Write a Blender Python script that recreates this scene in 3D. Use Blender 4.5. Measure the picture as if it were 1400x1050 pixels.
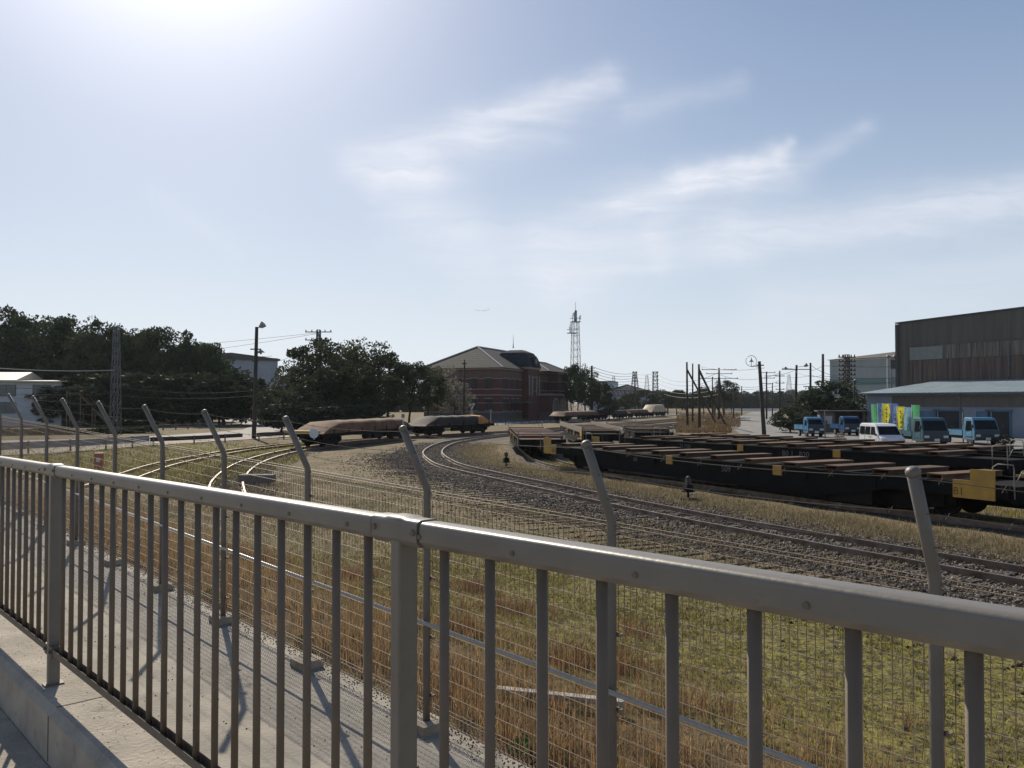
import bpy, bmesh, math, random
import numpy as np
from mathutils import Vector, Matrix, Euler
R = math.radians
random.seed(7); rng = np.random.default_rng(7)
scene = bpy.context.scene
for o in list(bpy.data.objects): bpy.data.objects.remove(o)
COL = scene.collection

# ------------------------------------------------------------------ camera, sky, sun, exposure
H = 3.1; F = 1120.0; PITCH = math.atan(25/F)
cam_d = bpy.data.cameras.new('camera'); cam = bpy.data.objects.new('camera', cam_d); COL.objects.link(cam)
cam_d.sensor_width = 36; cam_d.lens = F/1400*36; cam_d.clip_start = .05; cam_d.clip_end = 5000
cam.location = (0, 0, H); cam.rotation_euler = (R(90)+PITCH, 0, 0); scene.camera = cam
scene.render.resolution_x = 1024; scene.render.resolution_y = 768
SUN_AZ = R(-23.0); SUN_EL = R(36.3)
sd = Vector((math.sin(SUN_AZ)*math.cos(SUN_EL), math.cos(SUN_AZ)*math.cos(SUN_EL), math.sin(SUN_EL)))
sun_l = bpy.data.lights.new('sun', 'SUN'); sun_l.energy = 5.0; sun_l.angle = R(.55); sun_l.color = (1, .90, .74)
sun = bpy.data.objects.new('sun', sun_l); COL.objects.link(sun); sun.rotation_euler = sd.to_track_quat('Z', 'Y').to_euler(); sun.location = (0, 0, 50)
scene.view_settings.view_transform = 'Standard'; scene.view_settings.look = 'None'
scene.view_settings.exposure = 0.0; scene.view_settings.gamma = 1
def ray(px, py):
    a = (px-700)/F; b = -(py-525)/F; c, s = math.cos(PITCH), math.sin(PITCH)
    return Vector((a, c-b*s, s+b*c))
def P(px, py, D):
    r = ray(px, py); return Vector((0, 0, H))+r*(D/r.y)
def G(px, py, z=0.0):
    r = ray(px, py); return Vector((0, 0, H))+r*((z-H)/r.z)
def build_world():
    w = bpy.data.worlds.new('World'); scene.world = w; w.use_nodes = True
    nt = w.node_tree; N = nt.nodes; L = nt.links; N.clear()
    def n(t, **k):
        x = N.new(t)
        for a, b in k.items(): setattr(x, a, b)
        return x
    def m(op, a, b=None, clamp=False):
        x = n('ShaderNodeMath', operation=op, use_clamp=clamp)
        for i, v in enumerate((a, b)):
            if v is None: continue
            if isinstance(v, (int, float)): x.inputs[i].default_value = v
            else: L.new(v, x.inputs[i])
        return x.outputs[0]
    def vm(op, a, b=None, s=None):
        x = n('ShaderNodeVectorMath', operation=op)
        for i, v in enumerate((a, b)):
            if v is None: continue
            if isinstance(v, (tuple, list)): x.inputs[i].default_value = v
            else: L.new(v, x.inputs[i])
        if s is not None:
            if isinstance(s, (int, float)): x.inputs['Scale'].default_value = s
            else: L.new(s, x.inputs['Scale'])
        return x.outputs['Value'] if op in ('DOT_PRODUCT', 'LENGTH') else x.outputs[0]
    sky = n('ShaderNodeTexSky'); sky.sky_type = 'NISHITA'; sky.sun_disc = False
    sky.sun_elevation = SUN_EL; sky.sun_rotation = SUN_AZ; sky.air_density = 1.0; sky.dust_density = .7; sky.ozone_density = 2.0; sky.altitude = 0
    tc = n('ShaderNodeTexCoord'); sep = n('ShaderNodeSeparateXYZ'); L.new(tc.outputs['Generated'], sep.inputs[0])
    yy = m('MAXIMUM', sep.outputs[1], .03)
    cmb = n('ShaderNodeCombineXYZ'); L.new(m('DIVIDE', sep.outputs[0], yy), cmb.inputs[0]); L.new(m('DIVIDE', sep.outputs[2], yy), cmb.inputs[1])
    uv = cmb.outputs[0]
    def noise(scale, detail, rough, vec, dist=0):
        x = n('ShaderNodeTexNoise'); x.inputs['Scale'].default_value = scale; x.inputs['Detail'].default_value = detail
        x.inputs['Roughness'].default_value = rough; x.inputs['Distortion'].default_value = dist; L.new(vec, x.inputs['Vector']); return x
    wn = noise(5, 4, .55, uv); warp = vm('SCALE', vm('SUBTRACT', wn.outputs['Color'], (.5, .5, .5)), None, .035)
    wn2 = noise(26, 5, .6, uv); warp2 = vm('SCALE', vm('SUBTRACT', wn2.outputs['Color'], (.5, .5, .5)), None, .018)
    wuv = vm('ADD', vm('ADD', uv, warp), warp2)
    # wisps stretched along the wind direction of the cirrus
    mp = n('ShaderNodeMapping'); mp.inputs['Rotation'].default_value = (0, 0, R(-22)); mp.inputs['Scale'].default_value = (5, 42, 1); L.new(wuv, mp.inputs['Vector'])
    st = noise(1.0, 7, .62, mp.outputs[0], .6)
    def T(px, py):
        r = ray(px, py); return (r.x/r.y, r.z/r.y)
    strokes = [  # (x0,y0,x1,y1,width px,strength)
        (480, 225, 640, 178, 30, .50), (640, 178, 830, 110, 22, .55), (520, 245, 580, 240, 30, .55), (560, 230, 740, 170, 40, .25), (580, 270, 660, 350, 50, .28), (540, 260, 620, 330, 40, .2),
        (850, 290, 930, 252, 20, .75), (930, 252, 1010, 236, 22, .9), (1010, 236, 1064, 214, 18, .95), (1060, 216, 1084, 190, 10, .4), (900, 300, 1080, 240, 30, .3),
        (750, 340, 870, 285, 50, .5), (760, 380, 1000, 330, 36, .45), (1000, 330, 1420, 272, 34, .6), (890, 325, 905, 360, 16, .3),
        (1110, 220, 1180, 178, 15, .18), (1020, 245, 1190, 178, 16, .14), (860, 150, 1010, 112, 16, .20), (700, 180, 880, 140, 40, .12),
        (210, 270, 330, 345, 14, .13), (1050, 420, 1500, 350, 40, .25), (560, 330, 760, 390, 60, .16)]
    acc = None
    for x0, y0, x1, y1, wd, sg in strokes:
        a = T(x0, y0); b = T(x1, y1); bx, by = b[0]-a[0], b[1]-a[1]; l2 = bx*bx+by*by
        pa = vm('SUBTRACT', wuv, (a[0], a[1], 0))
        h = m('MULTIPLY', vm('DOT_PRODUCT', pa, (bx/l2, by/l2, 0)), 1.0, clamp=True)
        d = vm('LENGTH', vm('SUBTRACT', pa, vm('SCALE', (bx, by, 0), None, h)))
        v = m('MULTIPLY', m('EXPONENT', m('MULTIPLY', m('POWER', m('DIVIDE', d, wd/F), 2.0), -1.0)), sg)
        acc = v if acc is None else m('SUBTRACT', m('ADD', acc, v), m('MULTIPLY', acc, v))
    streak = m('MULTIPLY_ADD', st.outputs['Fac'], 1.9); streak.node.inputs[2].default_value = -.08
    cm = m('MULTIPLY', m('MULTIPLY', acc, streak), .95, clamp=True)
    sc1 = vm('SCALE', sky.outputs[0], None, 1/19.0); den = vm('ADD', sc1, (1, 1, 1)); soft = n('ShaderNodeVectorMath', operation='DIVIDE'); L.new(den, soft.inputs[1])
    # thin veil near the sun and a milky horizon
    mix = n('ShaderNodeMix', data_type='RGBA'); L.new(cm, mix.inputs[0])
    hs = n('ShaderNodeHueSaturation'); hs.inputs['Saturation'].default_value = 1.15; hs.inputs['Value'].default_value = 1.0; L.new(sky.outputs[0], soft.inputs[0]); tintv = vm('MULTIPLY', soft.outputs[0], (.965, .99, 1.10)); L.new(tintv, hs.inputs['Color'])
    # milky air that thickens towards the horizon
    el = m('EXPONENT', m('MULTIPLY', m('ABSOLUTE', sep.outputs[2]), -4.2))
    mh = n('ShaderNodeMix', data_type='RGBA'); L.new(m('MULTIPLY', el, .92), mh.inputs[0]); L.new(hs.outputs[0], mh.inputs[6]); mh.inputs[7].default_value = (8.0, 8.8, 9.6, 1)
    L.new(mh.outputs[2], mix.inputs[6]); mix.inputs[7].default_value = (8.6, 8.8, 9.5, 1)
    dt = m('MAXIMUM', vm('DOT_PRODUCT', tc.outputs['Generated'], tuple(sd)), 0.0)
    glow = m('ADD', m('MULTIPLY', m('POWER', dt, 50.0), 9.5), m('MULTIPLY', m('POWER', dt, 10.0), .55))
    gl = vm('SCALE', (1.0, .985, .94), None, glow); gsum = vm('ADD', mix.outputs[2], gl)
    bg = n('ShaderNodeBackground'); bg.inputs['Strength'].default_value = .10
    out = n('ShaderNodeOutputWorld'); L.new(gsum, bg.inputs[0]); L.new(bg.outputs[0], out.inputs[0])
build_world()

# ------------------------------------------------------------------ helpers
def tag(o, label=None, cat=None, group=None, kind=None):
    if label: o['label'] = label
    if cat: o['category'] = cat
    if group: o['group'] = group
    if kind: o['kind'] = kind
    return o
def empty(name, loc=(0, 0, 0), rz=0, label=None, cat=None, group=None):
    o = bpy.data.objects.new(name, None); COL.objects.link(o); o.location = loc; o.rotation_euler = (0, 0, rz); o.empty_display_size = .3
    return tag(o, label, cat, group)
def copy_tree(o, parent=None, kids=None):
    c = o.copy(); COL.objects.link(c)
    if parent: c.parent = parent
    for ch in KIDS.get(o.name, []):
        k = copy_tree(ch, c); KIDS.setdefault(c.name, []).append(k)
    return c
KIDS = {}
def link(name, me, parent=None):
    o = bpy.data.objects.new(name, me); COL.objects.link(o)
    if parent: o.parent = parent; KIDS.setdefault(parent.name, []).append(o)
    return o
class MB:
    def __init__(s): s.v = []; s.f = []; s.sm = []
    def add(s, vs, fs, smooth=False):
        k = len(s.v); s.v += [tuple(v) for v in vs]; s.f += [tuple(i+k for i in f) for f in fs]; s.sm += [smooth]*len(fs); return s
    def box(s, c, d, rz=0, M=None):
        x, y, z = d[0]/2, d[1]/2, d[2]/2
        vs = [Vector((a*x, b*y, e*z)) for a in (-1, 1) for b in (-1, 1) for e in (-1, 1)]
        rot = M if M is not None else Matrix.Rotation(rz, 3, 'Z')
        vs = [rot@v+Vector(c) for v in vs]
        return s.add(vs, [(0, 1, 3, 2), (4, 6, 7, 5), (0, 4, 5, 1), (2, 3, 7, 6), (0, 2, 6, 4), (1, 5, 7, 3)])
    def beam(s, p0, p1, w, h):
        p0 = Vector(p0); p1 = Vector(p1); d = (p1-p0); L = d.length; d.normalize()
        up = Vector((0, 0, 1)) if abs(d.z) < .95 else Vector((0, 1, 0))
        x = d.cross(up).normalized(); y = x.cross(d)
        M = Matrix((x, d, y)).transposed()
        return s.box((p0+p1)/2, (w, L, h), M=M)
    def tube(s, pts, r, n=8, caps=True, smooth=True):
        pts = [Vector(p) for p in pts]; rs = r if isinstance(r, (list, tuple)) else [r]*len(pts)
        vs = []; fs = []
        ref = None
        for i, p in enumerate(pts):
            d = (pts[min(i+1, len(pts)-1)]-pts[max(i-1, 0)]).normalized()
            if ref is None: ref = Vector((0, 0, 1)) if abs(d.z) < .9 else Vector((1, 0, 0))
            x = d.cross(ref).normalized(); y = x.cross(d).normalized(); ref = -x.cross(d)*-1
            for k in range(n):
                a = 2*math.pi*k/n; vs.append(p+(x*math.cos(a)+y*math.sin(a))*rs[i])
        for i in range(len(pts)-1):
            for k in range(n):
                a = i*n+k; b = i*n+(k+1) % n; fs.append((a, b, b+n, a+n))
        s.add(vs, fs, smooth)
        if caps:
            k = len(s.v)-len(vs); s.f.append(tuple(k+i for i in range(n))[::-1]); s.f.append(tuple(k+len(vs)-n+i for i in range(n))); s.sm += [False, False]
        return s
    def prism(s, poly, off0, off1):           # polygon of 3-D points swept from off0 to off1
        n = len(poly); vs = [Vector(p)+Vector(off0) for p in poly]+[Vector(p)+Vector(off1) for p in poly]
        fs = [tuple(range(n))[::-1], tuple(range(n, 2*n))]+[(i, (i+1) % n, n+(i+1) % n, n+i) for i in range(n)]
        return s.add(vs, fs)
    def sphere(s, c, r, n=10, m=6, sc=(1, 1, 1)):
        vs = []; fs = []
        for j in range(m+1):
            th = math.pi*j/m
            for i in range(n):
                a = 2*math.pi*i/n; vs.append(Vector((math.sin(th)*math.cos(a)*sc[0], math.sin(th)*math.sin(a)*sc[1], math.cos(th)*sc[2]))*r+Vector(c))
        for j in range(m):
            for i in range(n):
                a = j*n+i; b = j*n+(i+1) % n; fs.append((a, a+n, b+n, b))
        return s.add(vs, fs, True)
    def mesh(s, name, mat=None, fix=True):
        me = bpy.data.meshes.new(name); me.from_pydata(s.v, [], s.f)
        me.polygons.foreach_set('use_smooth', s.sm)
        if mat: me.materials.append(mat)
        if fix:
            bm = bmesh.new(); bm.from_mesh(me); bmesh.ops.recalc_face_normals(bm, faces=bm.faces); bm.to_mesh(me); bm.free()
        me.update(); return me
    def build(s, name, mat, parent=None, loc=None, bevel=0, fix=True, sharp=0):
        o = link(name, s.mesh(name, mat, fix), parent)
        if sharp: o.data.set_sharp_from_angle(angle=R(sharp))
        if loc is not None: o.location = loc
        if bevel:
            b = o.modifiers.new('bevel', 'BEVEL'); b.width = bevel; b.segments = 2; b.limit_method = 'ANGLE'; b.angle_limit = R(40)
        return o
def np_mesh(name, verts, faces, mat, attr=None):
    """verts (n,3), faces (m,k) arrays"""
    me = bpy.data.meshes.new(name); n = len(verts); m, k = faces.shape
    me.vertices.add(n); me.vertices.foreach_set('co', verts.astype(np.float32).ravel())
    me.loops.add(m*k); me.loops.foreach_set('vertex_index', faces.astype(np.int32).ravel())
    me.polygons.add(m); me.polygons.foreach_set('loop_start', (np.arange(m)*k).astype(np.int32)); me.polygons.foreach_set('loop_total', np.full(m, k, np.int32))
    me.update(calc_edges=True)
    if attr is not None:
        a = me.attributes.new('tint', 'FLOAT_COLOR', 'POINT'); c = np.ones((n, 4), np.float32); c[:, :3] = attr; a.data.foreach_set('color', c.ravel())
    me.materials.append(mat); return me

# ------------------------------------------------------------------ materials
def mat(name, c1, c2=None, scale=6, rough=.7, metal=0, bump=0, bscale=None, stretch=None, c3=None, s3=.6, t3=.55, spec=.5, lo=.35, hi=.65, extra=None):
    m = bpy.data.materials.new(name); m.use_nodes = True; nt = m.node_tree; N = nt.nodes; L = nt.links
    b = N['Principled BSDF']; b.inputs['Roughness'].default_value = rough; b.inputs['Metallic'].default_value = metal; b.inputs['Specular IOR Level'].default_value = spec
    b.inputs['Base Color'].default_value = (*c1, 1)
    tc = N.new('ShaderNodeTexCoord'); mp = N.new('ShaderNodeMapping'); L.new(tc.outputs['Object'], mp.inputs[0])
    if stretch: mp.inputs['Scale'].default_value = stretch
    def noise(sc, det=6, ro=.6):
        x = N.new('ShaderNodeTexNoise'); x.inputs['Scale'].default_value = sc; x.inputs['Detail'].default_value = det; x.inputs['Roughness'].default_value = ro; L.new(mp.outputs[0], x.inputs['Vector']); return x
    def ramp(src, a, z):
        x = N.new('ShaderNodeMapRange'); x.inputs[1].default_value = a; x.inputs[2].default_value = z; L.new(src, x.inputs[0]); x.clamp = True; return x.outputs[0]
    if c2:
        mx = N.new('ShaderNodeMix'); mx.data_type = 'RGBA'; L.new(ramp(noise(scale).outputs['Fac'], lo, hi), mx.inputs[0])
        mx.inputs[6].default_value = (*c1, 1); mx.inputs[7].default_value = (*c2, 1); col = mx.outputs[2]
        if c3:
            m3 = N.new('ShaderNodeMix'); m3.data_type = 'RGBA'; L.new(ramp(noise(s3, 8, .7).outputs['Fac'], t3, t3+.12), m3.inputs[0])
            L.new(col, m3.inputs[6]); m3.inputs[7].default_value = (*c3, 1); col = m3.outputs[2]
        L.new(col, b.inputs['Base Color'])
    if bump:
        bp = N.new('ShaderNodeBump'); bp.inputs['Strength'].default_value = bump; bp.inputs['Distance'].default_value = .02
        L.new(noise(bscale or scale*4, 5).outputs['Fac'], bp.inputs['Height']); L.new(bp.outputs[0], b.inputs['Normal'])
    if extra: extra(m, nt, b)
    return m
def leafmat(name, ca, cb, trans=.35):
    m = bpy.data.materials.new(name); m.use_nodes = True; nt = m.node_tree; N = nt.nodes; L = nt.links; N.clear()
    out = N.new('ShaderNodeOutputMaterial'); d = N.new('ShaderNodeBsdfDiffuse'); t = N.new('ShaderNodeBsdfTranslucent'); mx = N.new('ShaderNodeMixShader'); mx.inputs[0].default_value = trans
    g = N.new('ShaderNodeBsdfGlossy'); g.inputs['Roughness'].default_value = .5; mg = N.new('ShaderNodeMixShader'); mg.inputs[0].default_value = .02
    tc = N.new('ShaderNodeTexCoord'); x = N.new('ShaderNodeTexNoise'); x.inputs['Scale'].default_value = .9; x.inputs['Detail'].default_value = 5; L.new(tc.outputs['Object'], x.inputs['Vector'])
    mr = N.new('ShaderNodeMapRange'); mr.inputs[1].default_value = .35; mr.inputs[2].default_value = .65; L.new(x.outputs['Fac'], mr.inputs[0])
    c = N.new('ShaderNodeMix'); c.data_type = 'RGBA'; L.new(mr.outputs[0], c.inputs[0]); c.inputs[6].default_value = (*ca, 1); c.inputs[7].default_value = (*cb, 1)
    L.new(c.outputs[2], d.inputs[0]); L.new(c.outputs[2], t.inputs[0]); L.new(d.outputs[0], mx.inputs[1]); L.new(t.outputs[0], mx.inputs[2])
    L.new(mx.outputs[0], mg.inputs[1]); L.new(g.outputs[0], mg.inputs[2]); L.new(mg.outputs[0], out.inputs[0]); return m
def tintmat(name, trans=.3, rough=.9):
    m = bpy.data.materials.new(name); m.use_nodes = True; nt = m.node_tree; N = nt.nodes; L = nt.links; N.clear()
    out = N.new('ShaderNodeOutputMaterial'); d = N.new('ShaderNodeBsdfDiffuse'); t = N.new('ShaderNodeBsdfTranslucent'); mx = N.new('ShaderNodeMixShader'); mx.inputs[0].default_value = trans
    a = N.new('ShaderNodeAttribute'); a.attribute_name = 'tint'
    L.new(a.outputs['Color'], d.inputs[0]); L.new(a.outputs['Color'], t.inputs[0]); L.new(d.outputs[0], mx.inputs[1]); L.new(t.outputs[0], mx.inputs[2]); L.new(mx.outputs[0], out.inputs[0]); return m
def corrugate(pitch, axis=0, strength=.5):
    def ex(m, nt, b):
        N = nt.nodes; L = nt.links; w = N.new('ShaderNodeTexWave'); w.wave_type = 'BANDS'; w.bands_direction = 'XYZ'[axis]; w.inputs['Scale'].default_value = 1/pitch*.31831; w.inputs['Distortion'].default_value = 0
        tc = N.new('ShaderNodeTexCoord'); L.new(tc.outputs['Object'], w.inputs['Vector'])
        bp = N.new('ShaderNodeBump'); bp.inputs['Strength'].default_value = strength; bp.inputs['Distance'].default_value = .05; L.new(w.outputs['Fac'], bp.inputs['Height']); L.new(bp.outputs[0], b.inputs['Normal'])
    return ex
def tiles_ex(scale_x, scale_y, mortar, msize=.03):
    def ex(m, nt, b):
        N = nt.nodes; L = nt.links; src = b.inputs['Base Color'].links[0].from_socket
        br = N.new('ShaderNodeTexBrick'); br.inputs['Scale'].default_value = 1; br.inputs['Brick Width'].default_value = scale_x; br.inputs['Row Height'].default_value = scale_y; br.inputs['Mortar Size'].default_value = msize
        br.inputs['Color1'].default_value = (1, 1, 1, 1); br.inputs['Color2'].default_value = (.75, .75, .75, 1); br.inputs['Mortar'].default_value = (mortar, mortar, mortar, 1)
        tc = N.new('ShaderNodeTexCoord'); ge = N.new('ShaderNodeSeparateXYZ'); L.new(tc.outputs['Object'], ge.inputs[0])
        ad = N.new('ShaderNodeMath'); ad.operation = 'ADD'; L.new(ge.outputs[0], ad.inputs[0]); L.new(ge.outputs[1], ad.inputs[1])
        cb = N.new('ShaderNodeCombineXYZ'); L.new(ad.outputs[0], cb.inputs[0]); L.new(ge.outputs[2], cb.inputs[1]); L.new(cb.outputs[0], br.inputs['Vector'])
        mu = N.new('ShaderNodeMix'); mu.data_type = 'RGBA'; mu.blend_type = 'MULTIPLY'; mu.inputs[0].default_value = 1; L.new(src, mu.inputs[6]); L.new(br.outputs['Color'], mu.inputs[7]); L.new(mu.outputs[2], b.inputs['Base Color'])
    return ex
m_rail = mat('painted_steel', (.185, .165, .137), (.15, .133, .112), 5, rough=.42, bump=.05, bscale=60, c3=(.10, .075, .05), s3=14, t3=.64)
m_rail2 = mat('painted_steel_dark', (.17, .135, .10), (.135, .107, .08), 6, rough=.6, spec=.3, c3=(.08, .055, .035), s3=16, t3=.66, bump=.05, bscale=70)
m_post = mat('fence_post_paint', (.165, .148, .128), (.13, .118, .10), 4, rough=.5, bump=.08, bscale=50, c3=(.10, .085, .07), s3=7, t3=.66)
m_wire = mat('galvanised_wire', (.28, .225, .17), (.20, .15, .105), 30, rough=.6, spec=.3)
m_barb = mat('barbed_steel', (.11, .09, .075), (.07, .055, .045), 20, rough=.7)
m_conc = mat('kerb_concrete', (.41, .36, .29), (.29, .255, .205), 4.5, rough=.93, bump=.6, bscale=45, c3=(.19, .165, .13), s3=3.2, t3=.57)
m_path = mat('path_concrete', (.36, .325, .27), (.25, .23, .195), 2.6, rough=.93, bump=.5, bscale=40, c3=(.16, .15, .125), s3=1.6, t3=.58)
m_asph = mat('asphalt', (.17, .165, .16), (.125, .12, .115), 2, rough=.9, bump=.3, bscale=40)
m_asphl = mat('asphalt_pale', (.36, .34, .31), (.27, .255, .235), .35, rough=.9)
m_ball = mat('ballast', (.13, .115, .10), (.045, .04, .035), 16, rough=.95, bump=1.0, bscale=22)
m_railst = mat('rail_steel_worn', (.26, .22, .19), (.14, .09, .06), 3, rough=.42, metal=.6)
m_sleep = mat('sleeper_wood', (.07, .055, .045), (.045, .04, .035), 6, rough=.95, bump=.4)
m_black = mat('wagon_black', (.008, .009, .0095), (.013, .012, .011), 2.5, rough=.8, spec=.12, c3=(.04, .024, .016), s3=2.2, t3=.64)
m_bogie = mat('bogie_grime', (.012, .011, .01), (.02, .017, .015), 5, rough=.9, spec=.2)
m_rust = mat('rusty_beam', (.055, .028, .016), (.10, .05, .024), 2.2, rough=.85, c3=(.04, .028, .02), s3=1.5, t3=.54)
m_rust3 = mat('ochre_beam', (.15, .08, .034), (.08, .04, .02), 2.2, rough=.85, c3=(.06, .04, .025), s3=1.5, t3=.56)
m_rust2 = mat('rusty_side', (.12, .06, .04), (.19, .10, .06), 1.3, rough=.8, c3=(.05, .04, .035), s3=1.2, t3=.56)
m_yel = mat('yellow_paint_worn', (.52, .30, .04), (.40, .22, .05), 3, rough=.6, c3=(.16, .09, .04), s3=3, t3=.64)
m_wood = mat('weathered_planks', (.24, .2, .16), (.14, .12, .1), 4, rough=.9, stretch=(1, 1, 8))
m_tarp = mat('tarpaulin_brown', (.20, .125, .08), (.12, .07, .045), 1.2, rough=.85, spec=.2, bump=.3, bscale=5)
m_tarp2 = mat('tarpaulin_orange', (.60, .26, .06), (.40, .16, .05), 2.5, rough=.75, bump=.3, bscale=5)
m_tarpd = mat('tarpaulin_dark', (.06, .052, .048), (.035, .032, .03), 1.2, rough=.8, spec=.25, bump=.3, bscale=5)
m_tarpt = mat('tarpaulin_tan', (.46, .37, .24), (.3, .24, .16), 1.2, rough=.5)
m_pole = mat('creosote_pole', (.055, .045, .038), (.035, .03, .027), 4, rough=.85, stretch=(1, 1, .2), bump=.2)
m_polec = mat('concrete_pole', (.16, .155, .15), (.11, .105, .1), 4, rough=.85)
m_steel = mat('galvanised_lattice', (.30, .31, .32), (.2, .2, .2), 4, rough=.5, metal=.5)
m_dsteel = mat('dark_lattice', (.06, .06, .06), (.09, .075, .06), 4, rough=.7)
m_wireb = mat('cable_black', (.03, .03, .03), rough=.6)
m_lwire = mat('cable_pale', (.35, .35, .35), rough=.5)
m_white = mat('white_paint', (.72, .72, .70), (.6, .6, .58), 3, rough=.5)
m_chip = mat('chipped_white_paint', (.30, .28, .25), (.18, .16, .14), 6, rough=.6)
m_bark = mat('bark', (.06, .048, .038), (.035, .03, .025), 3, rough=.95, bump=.6, bscale=12)
m_leaf = leafmat('leaves_dark', (.028, .042, .018), (.055, .068, .028), .25)
m_leaf2 = leafmat('leaves_olive', (.05, .058, .025), (.10, .10, .055), .3)
m_leafp = leafmat('leaves_pale', (.10, .10, .075), (.26, .25, .2), .4)
m_needle = leafmat('leaves_bush', (.035, .05, .03), (.075, .09, .05), .25)
m_grassb = tintmat('grass_blades', .35)
m_stone = tintmat('loose_stones', 0)

# ------------------------------------------------------------------ ground
CF, SF = .7328, .6804            # fence frame: n = (CF,SF), e = (-SF,CF)
PF = 4.08
def pt(x, y): return x*CF+y*SF, -x*SF+y*CF
def fxy(p, t): return p*CF-t*SF, p*SF+t*CF
def path_z(t): return .29+.0262*min(max(t, -25), 26)
def sstep(a, b, x):
    x = min(max((x-a)/(b-a), 0), 1); return x*x*(3-2*x)
def ground_z(x, y):
    p, t = pt(x, y)
    k = 1-sstep(4.5, 9.5, p); k *= 1-sstep(28, 44, t)
    z = (path_z(t)-.07)*k
    if p > 4.6 and y < 60: z += .035*(math.sin(x*1.3+y*.7)+math.sin(x*.6-y*1.9+1))*(1-sstep(30, 60, y))*min(1, (p-4.6)/2)*.5
    return z-(0.0 if p > 4.45 else .12)
# --- centre lines of the tracks (metres)
def spline(pts, step=.5):
    P_ = [Vector(p) for p in pts]; P_ = [P_[0]*2-P_[1]]+P_+[P_[-1]*2-P_[-2]]; out = []
    for i in range(1, len(P_)-2):
        a, b, c, d = P_[i-1:i+3]; n = max(2, int((c-b).length/step))
        for k in range(n):
            t = k/n; out.append(.5*((2*b)+(c-a)*t+(2*a-5*b+4*c-d)*t*t+(3*b-a-3*c+d)*t*t*t))
    out.append(P_[-2]); return out
def offset(line, d):
    out = []
    for i, p in enumerate(line):
        t = (line[min(i+1, len(line)-1)]-line[max(i-1, 0)]).normalized(); out.append(p+Vector((-t.y, t.x))*d)
    return out
far_rail = [(15.2, 5.3), (12.0, 10.3), (9.22, 14.75), (6.97, 18.6), (4.8, 22.6), (1.6, 29.7), (-1.8, 37.6), (-3.2, 42.6), (-4.3, 50), (-4.35, 59), (-3.5, 64.8), (-2.3, 69.5), (1.5, 80), (8, 94), (17, 112), (30, 140), (50, 185)]
main = offset(spline(far_rail), .53)
trackB = spline([(-9.2, 26.5), (-10.8, 31.2), (-12.3, 37.1), (-13.2, 42.5), (-13.6, 49.3), (-12.9, 57.5), (-10.6, 66), (-7.6, 72.8), (-4.2, 78.5), (-.5, 84.5), (4, 93), (13, 112), (26, 140), (46, 185)])
trackA = spline([(-14.6, 29), (-15.8, 34.4), (-16.8, 40), (-17.1, 46.5), (-16.9, 53), (-15.2, 60), (-12, 66.5), (-9.2, 71)])
rowD = spline([(19.5, 8.1), (14.4, 17.2), (12.1, 21.0), (10.1, 24.6), (6.7, 31), (3.4, 36.6), (1.9, 41.5), (1.3, 49), (.9, 60), (2.0, 70), (6, 82), (14, 99), (26, 122), (46, 160)])
rowE = spline([(26.5, 15), (20.2, 25), (16.6, 30.9), (11.6, 38.9), (6.9, 46.8), (5.4, 54), (5.0, 66), (7.2, 78), (13, 92), (22, 110), (40, 140)])
rowF = spline([(30, 18), (23.5, 28.5), (19.9, 34.2), (14.8, 42.2), (10.5, 50), (9.0, 58), (9.2, 70), (13, 84), (20, 100), (34, 124)])
rowG = spline([(38, 34), (28, 47), (20, 60), (15.5, 72), (16, 90), (22, 108), (40, 142)])
TR = {'main': main, 'B': trackB, 'A': trackA, 'D': rowD, 'E': rowE, 'F': rowF, 'G': rowG}
allpts = np.array([(p.x, p.y) for k in ('main', 'B', 'D', 'E', 'F') for p in TR[k]])
mainpts = np.array([(p.x, p.y) for p in main])
def axis(lo, hi, fine_lo, fine_hi, fs, grow=1.25):
    a = list(np.arange(fine_lo, fine_hi+fs, fs)); s = fs
    while a[-1] < hi: s *= grow; a.append(a[-1]+s)
    s = fs; b = []
    x = fine_lo
    while x > lo: s *= grow; x -= s; b.append(x)
    return np.array(b[::-1]+a)
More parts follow.
